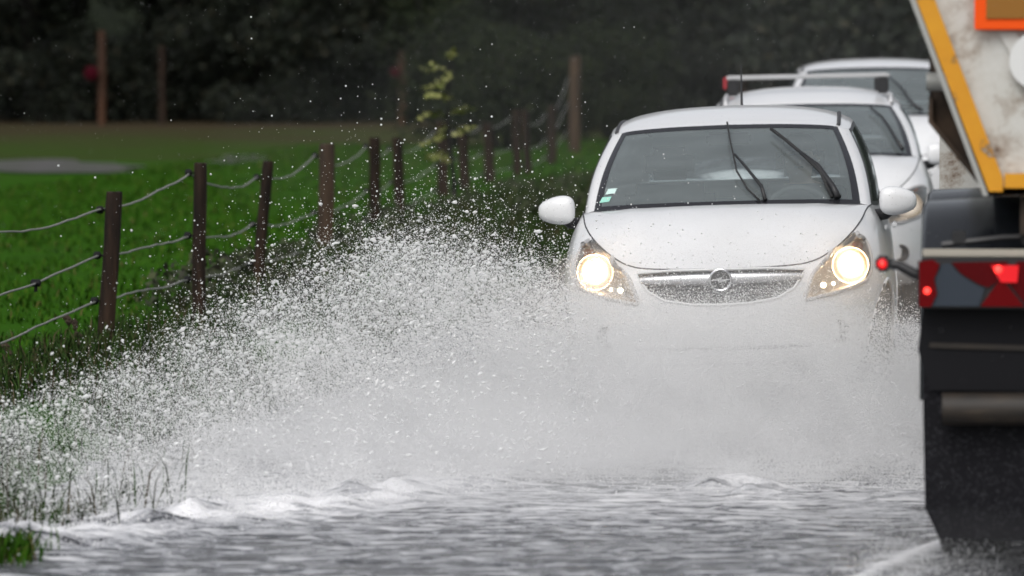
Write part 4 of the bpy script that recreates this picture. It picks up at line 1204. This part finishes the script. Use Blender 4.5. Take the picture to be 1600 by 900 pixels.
o = MB().lathe([(-0.03, 0.008), (-0.022, 0.022), (0.022, 0.022), (0.03, 0.008)], 10, 'X', (0, 0, 0)).tube([(0, 0, 0), (0, 0, -0.05)], 0.010, 6).build('rope_connector', INSUL, None, 'auto')
tag(o, 'small black connector clamped on the middle fence rope', 'connector')
# put the connector exactly on the middle rope
a_, b_ = Vector(rope_pts[1][0]), Vector(rope_pts[1][1])
tq = 0.55
jn = a_.lerp(b_, tq); jn.z -= 0.03 * (b_ - a_).length / 3.0 * 4 * tq * (1 - tq) - 0.006 * math.sin(9 * tq + 1)
o.location = jn

# tall posts at the wood's edge, with dark red markers
RUSTW = mat('orange_brown_wood', (0.16, 0.062, 0.02), 0.8)
n_, r_, s_ = noise_col(RUSTW, [(0.3, (0.036, 0.013, 0.005)), (0.7, (0.080, 0.031, 0.010))], 5, 6, stretch=(1, 1, 0.15))
REDBLOB = mat('dark_red_plastic', (0.045, 0.003, 0.008), 0.8, 0, 0.05)
def far_post(px, ytop, ybase, Y, hw, m, lab):
    a, b = at_depth(px, ybase, Y), at_depth(px, ytop, Y)
    a = Vector((a.x, Y, 0.0))
    r = hw * Y / FPX
    o = MB().tube([Vector((0, 0, -0.1)), Vector((0.01, 0, (b - a).z * 0.5)), b - a - Vector((0, 0, 0.01)), b - a], [r * 1.05, r, r * 0.95, r * 0.7], 12).build('wooden_post', m, None, 'auto')
    o.location = a
    tag(o, lab, 'post')
def marker(px, py, Y, r, lab):
    c = at_depth(px, py, Y)
    o = MB().lathe([(-0.10, 0.02), (-0.09, r * 0.7), (-0.03, r), (0.05, r * 0.95), (0.10, r * 0.6), (0.11, 0.02)], 18, 'Y', (0, 0, 0)).tube([(0, 0, 0), (0.14, 0.02, 0.02)], 0.02, 6).build('marker_disc', REDBLOB, None, 'auto')
    o.location = c
    tag(o, lab, 'marker')
far_post(159, 48, 185, 118, 6, RUSTW, 'tall orange brown post before the dark wood, with a red marker beside it')
marker(143, 115, 117.8, 0.17, 'dark red round marker fixed beside the orange brown post')
far_post(628, 80, 190, 118, 6, RUSTW, 'faint reddish post at the wood behind the fence')
marker(619, 113, 117.8, 0.13, 'small crimson round marker on the faint reddish post')
far_post(253, 72, 190, 119, 5, WOOD, 'dark grey post barely showing against the wood')
far_post(1163, 90, 190, 100, 5, RUSTW, 'thin orange post behind the estate car roof bar, nearer the bar end')
far_post(1178, 88, 190, 100, 5, RUSTW, 'thin orange post behind the estate car roof bar, farther from the bar end')

# ------------------------------------------------------------------ sapling with yellow-green leaves
LEAFY = mat('yellow_green_leaf', (0.20, 0.22, 0.04), 0.6)
grass_mat(LEAFY, [(0.0, (0.10, 0.13, 0.02)), (0.5, (0.22, 0.24, 0.05)), (1.0, (0.42, 0.42, 0.16))])
BARK = mat('dark_bark', (0.03, 0.025, 0.022), 0.9)
n_, r_, s_ = noise_col(BARK, [(0.3, (0.006, 0.0055, 0.005)), (0.7, (0.015, 0.013, 0.012))], 5, 8, stretch=(1, 1, 0.2))
Ys = 52.0
sb = Vector(on_ground(712, 318)); sb.y = Ys; sb.x = (712 - 800) / FPX * Ys; sb.z = 0.03
sap = empty('sapling', sb)
def sp_(px, py, dy=0.0): return Vector(at_depth(px, py, Ys + dy)) - sb
MB().tube([sp_(712, 335), sp_(708, 270), sp_(700, 200), sp_(702, 130), sp_(706, 78)], [0.03, 0.024, 0.018, 0.012, 0.006], 8).build('trunk', BARK, sap, True)
br = [((703, 85), (700, 80), (712, 82), -0.1), ((702, 110), (688, 96), (656, 107), 0.2), ((702, 112), (706, 108), (690, 128), -0.2), ((700, 135), (685, 125), (662, 140), 0.25),
      ((701, 150), (690, 140), (668, 145), -0.2), ((700, 150), (690, 144), (702, 148), 0.1), ((702, 175), (720, 166), (735, 167), 0.25), ((702, 185), (680, 168), (656, 178), -0.25),
      ((703, 190), (694, 195), (688, 212), 0.15), ((703, 203), (680, 210), (662, 226), -0.2), ((704, 205), (720, 196), (735, 199), 0.2), ((706, 240), (690, 236), (664, 240), 0.2), ((707, 250), (690, 244), (680, 244), -0.15)]
tw_ = MB(); V, F = [], []
for (p0, p1, p2, dy) in br:
    a, b, c = sp_(*p0), sp_(*p1, dy * 0.6), sp_(*p2, dy)
    P = [(a * (1 - t) ** 2 + b * 2 * t * (1 - t) + c * t * t) for t in np.linspace(0, 1, 9)]
    tw_.tube(P, np.linspace(0.009, 0.004, 9), 5)
    for i in range(34):
        t = random.uniform(0.2, 1.05)
        q = a * (1 - t) ** 2 + b * 2 * t * (1 - t) + c * t * t + Vector((random.uniform(-.02, .02), random.uniform(-.04, .04), random.uniform(-.03, .012)))
        L_ = random.uniform(0.045, 0.085); W_ = L_ * 0.42
        e = Vector((random.uniform(-1, 1), random.uniform(-1, 1), random.uniform(-0.8, 0.3))).normalized()
        f = e.cross(Vector((random.uniform(-.4, .4), random.uniform(-.4, .4), 1))).normalized()
        k = len(V); nrm = e.cross(f) * 0.006
        V += [q, q + e * L_ * 0.5 + f * W_ + nrm, q + e * L_, q + e * L_ * 0.5 - f * W_ + nrm]; F += [(k, k + 1, k + 2), (k, k + 2, k + 3)]
tw_.build('twigs', BARK, sap, True)
mesh_obj('crown', V, F, LEAFY, sap, False)
tag(sap, 'thin sapling with arching sprays of yellow green leaves by the fence', 'sapling')

# ------------------------------------------------------------------ the wood behind the meadow
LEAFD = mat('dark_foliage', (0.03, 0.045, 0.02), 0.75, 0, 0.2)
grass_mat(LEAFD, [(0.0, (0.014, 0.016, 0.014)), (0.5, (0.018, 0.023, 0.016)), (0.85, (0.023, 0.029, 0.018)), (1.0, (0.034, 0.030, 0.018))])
def leaf_cloud(centres, radii, per, size, squash=0.7):
    V, F = [], []
    for c, r in zip(centres, radii):
        d = rng.normal(0, 1, (per, 3)); d /= np.linalg.norm(d, axis=1, keepdims=True)
        p = np.asarray(c) + d * (r * (0.35 + 0.65 * rng.random(per) ** 0.5))[:, None] * np.array([1, 1, squash])
        e = rng.normal(0, 1, (per, 3)); e /= np.linalg.norm(e, axis=1, keepdims=True)
        f = np.cross(e, rng.normal(0, 1, (per, 3))); f /= np.linalg.norm(f, axis=1, keepdims=True)
        s = size * (0.6 + 0.8 * rng.random(per))[:, None]
        k = len(V) * 0 + sum(len(v) for v in V)
        q = np.stack([p - e * s, p + f * s * 0.55, p + e * s, p - f * s * 0.55], 1).reshape(-1, 3)
        V.append(q)
        b = k + np.arange(per) * 4
        F.append(np.stack([b, b + 1, b + 2, b + 3], 1))
    return np.concatenate(V), np.concatenate(F)
def make_tree(kind):
    o = empty('broadleaf_tree', (0, 0, 0))
    H_ = 13 + 2 * kind
    P = [Vector((0.1 * math.sin(k * 1.3 + kind), 0.1 * math.cos(k + kind), H_ * 0.62 * k / 8)) for k in range(9)]
    tk_ = MB().tube([P[0] - Vector((0, 0, 0.3))] + P, [0.36, 0.30, 0.25, 0.23, 0.21, 0.19, 0.17, 0.15, 0.12, 0.09], 12)
    cs, rs = [], []
    for k in range(26):
        a = k * 2.4 + kind; h = 0.40 + 0.58 * (k / 25)
        rr_ = (3.4 if h < 0.75 else 2.2) * (0.45 + 0.55 * random.random())
        c = (rr_ * math.cos(a), rr_ * math.sin(a), H_ * h)
        cs.append(c); rs.append(1.5 + 0.9 * random.random())
        if k % 2 == 0:
            s = P[min(8, 2 + k // 4)]
            tk_.tube([s, s.lerp(Vector(c), 0.5) + Vector((0, 0, 0.3)), Vector(c)], [0.08, 0.05, 0.02], 6)
    tk_.build('trunk', BARK, o, True)
    V, F = leaf_cloud(cs, rs, 380, 0.24)
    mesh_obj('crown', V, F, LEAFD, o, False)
    return o
protos = [make_tree(0), make_tree(1), make_tree(2)]
spots_ = []
for i in range(13): spots_.append((-17 + i * 2.9 + random.uniform(-.7, .7), 124 + random.uniform(-1.5, 2.5)))
for i in range(13): spots_.append((-19 + i * 3.3 + random.uniform(-.7, .7), 131 + random.uniform(-1.5, 3)))
for i, (x, y) in enumerate(spots_):
    o = protos[i] if i < 3 else copy_tree(protos[i % 3])
    o.location = (x, y, 0); o.rotation_euler = (0, 0, random.random() * 6.28)
    s = 0.9 + 0.25 * random.random(); o.scale = (s, s, s)
    tag(o, 'tall dark broadleaf tree in the shaded wood beyond the meadow', 'tree', 'trees of the dark wood')
cs, rs = [], []
for i in range(420):
    cs.append((random.uniform(-22, 24), random.uniform(119.8, 128), random.uniform(0.1, 4.4))); rs.append(random.uniform(0.7, 1.5))
V, F = leaf_cloud(cs, rs, 420, 0.085)
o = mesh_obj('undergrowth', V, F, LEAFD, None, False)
tag(o, 'dark tangled undergrowth filling the edge of the wood', 'undergrowth', kind='stuff')
# wooded rise closing the view
hill = []
hy = np.linspace(133, 320, 30); hx = np.linspace(-160, 200, 60)
HX, HY = np.meshgrid(hx, hy)
HZ = -0.3 + 26 * np.clip((HY - 133) / 120, 0, 1) ** 0.8 + 1.5 * (vnoise(np.stack([HX.ravel(), HY.ravel(), 0 * HX.ravel()], 1), 0.12).reshape(HX.shape) - .5)
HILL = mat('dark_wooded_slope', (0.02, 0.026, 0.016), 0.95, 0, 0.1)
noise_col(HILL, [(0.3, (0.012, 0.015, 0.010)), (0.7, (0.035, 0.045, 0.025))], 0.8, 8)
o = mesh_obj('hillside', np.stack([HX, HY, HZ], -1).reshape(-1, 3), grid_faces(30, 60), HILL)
tag(o, 'dark wooded slope rising behind the trees', 'hillside', kind='structure')
# hedge banks along the bend of the road
cs, rs = [], []
for i in range(150):
    y = random.uniform(84, 100); cs.append((random.uniform(4.5, 16), y, random.uniform(0.2, 2.6))); rs.append(random.uniform(0.5, 1.0))
V, F = leaf_cloud(cs, rs, 220, 0.11)
o = mesh_obj('hedge', V, F, LEAFD, None, False)
tag(o, 'dark grey green hedge beyond the line of white cars', 'hedge')
cs, rs = [], []
for i in range(130):
    y = random.uniform(34, 62); cs.append((road_left(y) - random.uniform(0.3, 2.2), y, random.uniform(0.02, 0.26))); rs.append(random.uniform(0.14, 0.36))
V, F = leaf_cloud(cs, rs, 130, 0.032)
BRAMBLE = mat('brown_bramble', (0.05, 0.04, 0.02), 0.8)
grass_mat(BRAMBLE, [(0.0, (0.022, 0.018, 0.013)), (0.5, (0.030, 0.042, 0.015)), (1.0, (0.055, 0.068, 0.022))])
o = mesh_obj('bramble', V, F, BRAMBLE, None, False)
tag(o, 'low brownish brambles growing along the verge beneath the fence', 'brambles', kind='stuff')

# dark shrubs where the fence runs into the wood
SHRUBLEAF = mat('shrub_leaf', (0.02, 0.03, 0.015), 0.85, 0, 0.05)
grass_mat(SHRUBLEAF, [(0.0, (0.012, 0.016, 0.010)), (0.6, (0.020, 0.028, 0.014)), (1.0, (0.034, 0.040, 0.018))])
def shrub(x, y, h, w, lab):
    o = empty('shrub', (x, y, 0.0))
    tk_ = MB()
    cs, rs = [], []
    for k in range(16):
        a = k * 2.4; q = math.sqrt((k + 0.5) / 16)
        c = Vector((w * q * math.cos(a), w * q * math.sin(a), h * (0.18 + 0.66 * random.random())))
        cs.append(tuple(c)); rs.append(0.30 * h * (0.7 + 0.5 * random.random()))
        if k % 3 == 0: tk_.tube([(0.05 * math.cos(a), 0.05 * math.sin(a), -0.1), (c.x * 0.5, c.y * 0.5, c.z * 0.6), c], [0.05, 0.035, 0.012], 6)
    tk_.build('trunk', BARK, o, True)
    V, F = leaf_cloud(cs, rs, 330, 0.055)
    mesh_obj('crown', V, F, SHRUBLEAF, o, False)
    tag(o, lab, 'shrub', 'dark shrubs along the fence')
shrub(-1.0, 92.0, 3.2, 0.9, 'tall dark shrub rising behind the yellow leaved sapling')
shrub(-0.1, 88.0, 2.2, 0.8, 'dark shrub between the sapling and the close pair of posts')
shrub(0.75, 96.0, 1.7, 0.8, 'low dark shrub behind the close pair of fence posts')
shrub(1.9, 98.0, 2.3, 0.8, 'dark shrub beside the tall pale post, before the hedge')

# ------------------------------------------------------------------ spray
def water_mat(name, alb, tr=0.25, gloss=0.12):
    m = bpy.data.materials.new(name); m.use_nodes = True
    m.node_tree.nodes.remove(bsdf(m))
    out = m.node_tree.nodes['Material Output']
    df = nd(m, 'ShaderNodeBsdfDiffuse'); df.inputs[0].default_value = (*alb, 1)
    tl_ = nd(m, 'ShaderNodeBsdfTranslucent'); tl_.inputs[0].default_value = (*alb, 1)
    gl = nd(m, 'ShaderNodeBsdfGlossy'); gl.inputs['Roughness'].default_value = 0.2
    a = nd(m, 'ShaderNodeMixShader'); a.inputs[0].default_value = tr
    lk(m, df.outputs[0], a.inputs[1]); lk(m, tl_.outputs[0], a.inputs[2])
    b = nd(m, 'ShaderNodeMixShader'); b.inputs[0].default_value = gloss
    lk(m, a.outputs[0], b.inputs[1]); lk(m, gl.outputs[0], b.inputs[2])
    lk(m, b.outputs[0], out.inputs['Surface'])
    return m
DROP = water_mat('aerated_water', (0.985, 0.985, 0.985), 0.4, 0.06)
def point_cloud(name, P, rad, m, label, cat):
    me = bpy.data.meshes.new(name)
    me.vertices.add(len(P)); me.vertices.foreach_set('co', np.ascontiguousarray(P, dtype=np.float32).ravel())
    a = me.attributes.new('rad', 'FLOAT', 'POINT'); a.data.foreach_set('value', rad.astype(np.float32))
    me.materials.append(m)
    o = bpy.data.objects.new(name, me); C.objects.link(o)
    gname = 'droplets_from_points'
    ng = bpy.data.node_groups.get(gname + m.name)
    if ng is None:
        ng = bpy.data.node_groups.new(gname + m.name, 'GeometryNodeTree')
        ng.interface.new_socket('Geometry', in_out='INPUT', socket_type='NodeSocketGeometry')
        ng.interface.new_socket('Geometry', in_out='OUTPUT', socket_type='NodeSocketGeometry')
        gi, go = ng.nodes.new('NodeGroupInput'), ng.nodes.new('NodeGroupOutput')
        mp_ = ng.nodes.new('GeometryNodeMeshToPoints')
        na = ng.nodes.new('GeometryNodeInputNamedAttribute'); na.data_type = 'FLOAT'; na.inputs[0].default_value = 'rad'
        sm = ng.nodes.new('GeometryNodeSetMaterial'); sm.inputs['Material'].default_value = m
        ng.links.new(gi.outputs[0], mp_.inputs[0]); ng.links.new(na.outputs[0], mp_.inputs['Radius'])
        ng.links.new(mp_.outputs[0], sm.inputs[0]); ng.links.new(sm.outputs[0], go.inputs[0])
    md = o.modifiers.new('droplets', 'NODES'); md.node_group = ng
    tag(o, label, cat, kind='stuff')
    return o
# plan of the splash: across the road (x), near and far limit (y), crest height
SX = np.array([-2.6, -2.2, -1.7, -1.15, -0.72, -0.3, 0.0, 0.3, 0.7, 1.1, 1.5, 1.8, 2.3])
SN = np.array([18.6, 18.9, 19.5, 20.3, 20.9, 21.3, 21.5, 21.6, 21.6, 21.5, 21.3, 21.2, 21.0])
SF = np.array([21.5, 22.2, 23.2, 24.6, 25.6, 26.4, 26.6, 26.0, 25.4, 25.3, 25.6, 26.4, 27.0])
SZ = np.array([0.20, 0.30, 0.42, 0.56, 0.73, 0.83, 0.71, 0.58, 0.58, 0.60, 0.58, 0.50, 0.34])
SD = np.array([0.08, 0.15, 0.30, 0.64, 1.0, 1.15, 1.2, 1.2, 1.2, 1.2, 1.2, 1.1, 0.9])
def splash(n, power, spread, zmul=1.0, tail=0.0, xmin=-2.6, xmax=2.3, clump=0.0):
    out = []
    got = 0
    while got < n:
        k = int((n - got) * 2.2) + 1000
        x = xmin + (xmax - xmin) * rng.random(k)
        keep = rng.random(k) < np.interp(x, SX, SD) / 1.2
        x = x[keep]; k = len(x)
        yn, yf = np.interp(x, SX, SN), np.interp(x, SX, SF)
        w = rng.random(k) ** 0.8
        y = yn + (yf - yn) * w
        crest = np.interp(x, SX, SZ) * (0.10 + 0.90 * np.sin(np.pi * np.clip(w, 0, 1) * 0.72 + 0.05) ** 1.2)
        st = 0.80 + 0.45 * vnoise(np.stack([x, y, 0 * x], 1) * np.array([2.2, 0.7, 1]) + 11.3) \
            + 0.18 * (vnoise(np.stack([x, y, 0 * x], 1) * np.array([9, 2.0, 1]) + 3.7) - 0.5)
        r = rng.random(k) ** power
        z = crest * st * zmul * r + 0.0
        if tail > 0: z = z + crest * rng.exponential(tail, k) * r
        x = x + rng.normal(0, spread, k) * (0.3 + z); z = np.maximum(z, 0.004)
        p = np.stack([x, y, z], 1)
        if clump > 0:
            q = vnoise(p * np.array([1, 0.5, 1]) + z[:, None] * np.array([0.6, 0, 0]), 7.0)
            p = p[q > clump * rng.random(k) ** 0.5]
        out.append(p); got += len(p)
    return np.concatenate(out)[:n]
def not_in_car(P):          # keep drops out of the car bodies
    M = car1.matrix_world.inverted()
    q = np.array(M.to_3x3()) @ P.T + np.array(M.translation)[:, None]
    inside = (q[1] > 0.03 + 0.5 * (np.abs(q[0]) / 0.75) ** 3) & (q[1] < 4.0) & (np.abs(q[0]) < 0.84) & (q[2] < 1.05)
    return P[~inside]
P = not_in_car(splash(1000000, 1.35, 0.06, 1.0, 0.10, clump=0.5))
point_cloud('spray_mist', P, 0.0008 + 0.0015 * rng.random(len(P)) ** 2.5, DROP, 'dense white water spray thrown up across the flooded road', 'spray')
P = not_in_car(splash(110000, 0.9, 0.12, 1.0, 0.20, clump=0.75))
point_cloud('spray_drops', P, 0.0011 + 0.0030 * rng.random(len(P)) ** 5, DROP, 'swarm of white water drops along the crest of the splash', 'spray')
P = not_in_car(splash(22000, 0.6, 0.28, 1.0, 0.34, xmin=-2.6, xmax=0.4))
point_cloud('flying_drops', P, 0.0012 + 0.0042 * rng.random(len(P)) ** 5, DROP, 'scattered water drops flying high over the verge and bonnet', 'spray')
# spray trailing from the lorry's rear tyre
n = 6000
a = rng.random(n)
P = np.stack([1.35 + 0.55 * rng.random(n) - 0.25 * a, 18.1 - 0.7 * a + 0.5 * rng.random(n), 0.01 + 0.24 * rng.random(n) ** 2.2 * (1 - 0.6 * a)], 1)
point_cloud('tyre_spray', P, 0.0008 + 0.0014 * rng.random(n) ** 2, DROP, 'low fine spray curling off the rear tyre of the lorry', 'spray')
# irregular torn blobs of water in the crest
def blobs(n):
    P = not_in_car(splash(n, 0.5, 0.08, 1.06, 0.10, xmin=-2.5, xmax=0.3, clump=0.7))
    n = len(P)
    ico = np.array([(0, 0, 1), (0.894, 0, 0.447), (0.276, 0.851, 0.447), (-0.724, 0.526, 0.447), (-0.724, -0.526, 0.447), (0.276, -0.851, 0.447),
                    (0.724, 0.526, -0.447), (-0.276, 0.851, -0.447), (-0.894, 0, -0.447), (-0.276, -0.851, -0.447), (0.724, -0.526, -0.447), (0, 0, -1)])
    fc_ = np.array([(0, 1, 2), (0, 2, 3), (0, 3, 4), (0, 4, 5), (0, 5, 1), (1, 6, 2), (2, 7, 3), (3, 8, 4), (4, 9, 5), (5, 10, 1),
                    (6, 7, 2), (7, 8, 3), (8, 9, 4), (9, 10, 5), (10, 6, 1), (11, 7, 6), (11, 8, 7), (11, 9, 8), (11, 10, 9), (11, 6, 10)])
    s = 0.0016 + 0.0072 * rng.random(n) ** 6
    el = 1 + 1.7 * rng.random(n) ** 2
    ang = rng.normal(0.35, 0.5, n)
    V = np.tile(ico[None], (n, 1, 1)) * (1 + 0.35 * (rng.random((n, 12, 1)) - 0.5))
    V = V * s[:, None, None]
    V[..., 0] *= el[:, None]
    x, z = V[..., 0].copy(), V[..., 2].copy()
    V[..., 0] = x * np.cos(ang)[:, None] - z * np.sin(ang)[:, None]
    V[..., 2] = x * np.sin(ang)[:, None] + z * np.cos(ang)[:, None]
    V = V + P[:, None]
    F = (fc_[None] + (np.arange(n) * 12)[:, None, None]).reshape(-1, 3)
    return V.reshape(-1, 3), F
V, F = blobs(17000)
me = bpy.data.meshes.new('torn_water'); me.vertices.add(len(V)); me.vertices.foreach_set('co', V.ravel())
me.loops.add(F.size); me.loops.foreach_set('vertex_index', F.ravel().astype(np.int32))
me.polygons.add(len(F)); me.polygons.foreach_set('loop_start', np.arange(0, F.size, 3, dtype=np.int32)); me.polygons.foreach_set('use_smooth', np.ones(len(F), dtype=bool))
me.update(calc_edges=True); me.materials.append(DROP)
o = bpy.data.objects.new('torn_water', me); C.objects.link(o)
tag(o, 'torn blobs and strings of water in the crest of the splash', 'spray', kind='stuff')
# froth on the water surface along the ridge
n = 60000
x = rng.uniform(-2.6, 1.9, n); y = rng.uniform(18.3, 22.3, n)
dl = x - (-1.45 + (y - 19.6) * 0.62)
pr = np.exp(-(dl / 0.38) ** 2) * np.clip((0.6 - x) / 1.4, 0, 1) + 0.25 * np.exp(-((y - 21.5) / 0.5) ** 2) 
k = rng.random(n) < pr * np.clip(2.2 * vnoise(np.stack([x, y, 0 * x], 1), 6.0) - 0.4, 0, 1)
x, y = x[k], y[k]
P = np.stack([x, y, 0.01 + rng.exponential(0.028, len(x))], 1)
point_cloud('froth', P, 0.0015 + 0.003 * rng.random(len(P)) ** 3, DROP, 'white froth breaking on the flood water along the verge', 'froth')

# fine drifting mist inside the splash
MIST = bpy.data.materials.new('spray_mist_air'); MIST.use_nodes = True
MIST.node_tree.nodes.remove(bsdf(MIST))
pv = nd(MIST, 'ShaderNodeVolumePrincipled'); pv.inputs['Color'].default_value = (0.995, 0.995, 0.995, 1); pv.inputs['Density'].default_value = 0.55; pv.inputs['Anisotropy'].default_value = 0.2
lk(MIST, pv.outputs[0], MIST.node_tree.nodes['Material Output'].inputs['Volume'])
def air(name, density, aniso):
    m = MIST.copy(); m.name = name
    p = next(n for n in m.node_tree.nodes if n.type == 'PRINCIPLED_VOLUME')
    p.inputs['Density'].default_value = density; p.inputs['Anisotropy'].default_value = aniso
    return m
def mist(c, r, lab, m):
    bm = bmesh.new(); bmesh.ops.create_icosphere(bm, subdivisions=4, radius=1.0)
    for v in bm.verts:
        d = 1 + 0.10 * math.sin(3 * v.co.x + 2 * v.co.z) + 0.08 * math.sin(5 * v.co.y + 3 * v.co.x)
        v.co = Vector((v.co.x * r[0] * d, v.co.y * r[1] * d, v.co.z * r[2] * d))
    me = bpy.data.meshes.new('mist'); bm.to_mesh(me); bm.free(); me.materials.append(m)
    o = bpy.data.objects.new('mist', me); C.objects.link(o); o.location = c
    tag(o, lab, 'mist', kind='stuff')
MIST_A = air('dense_mist_air', 0.34, 0.15)
mist((0.62, 22.9, 0.17), (1.75, 1.8, 0.36), 'pale fine mist hanging in the splash before the hatchback', MIST_A)
mist((-0.40, 21.7, 0.08), (1.4, 1.5, 0.25), 'low pale mist drifting over the froth toward the verge', air('low_mist_air', 0.30, 0.15))
mist((1.08, 25.0, 0.58), (1.25, 0.62, 0.42), 'thin mist added round the lit headlights of the hatchback to spread their glow', air('lamp_halo_air', 0.22, 0.78))  # forward-scattering mist added so the headlights get a halo
mist((1.62, 17.75, 0.10), (0.42, 0.45, 0.17), 'grey mist boiling at the rear tyre of the lorry', air('tyre_mist_air', 0.07, 0.15))
mist((2.2, 60, 0.9), (5.5, 16, 1.9), 'thin veil of rain mist over the road behind the cars', air('road_veil_air', 0.0014, 0.2))

# rain
n = 12000
Yr = 13 + 50 * rng.random(n) ** 0.7
xr = (rng.random(n) - 0.5) * 0.215 * Yr; zr_ = CAM_H + (rng.random(n) * 0.13 - 0.115) * Yr
k = zr_ > 0.3
P = not_in_car(np.stack([xr, Yr, zr_], 1)[k])
point_cloud('falling_rain', P, 0.0005 + 0.0007 * rng.random(len(P)) ** 3, DROP, 'fine raindrops falling through the air over road and meadow', 'rain')
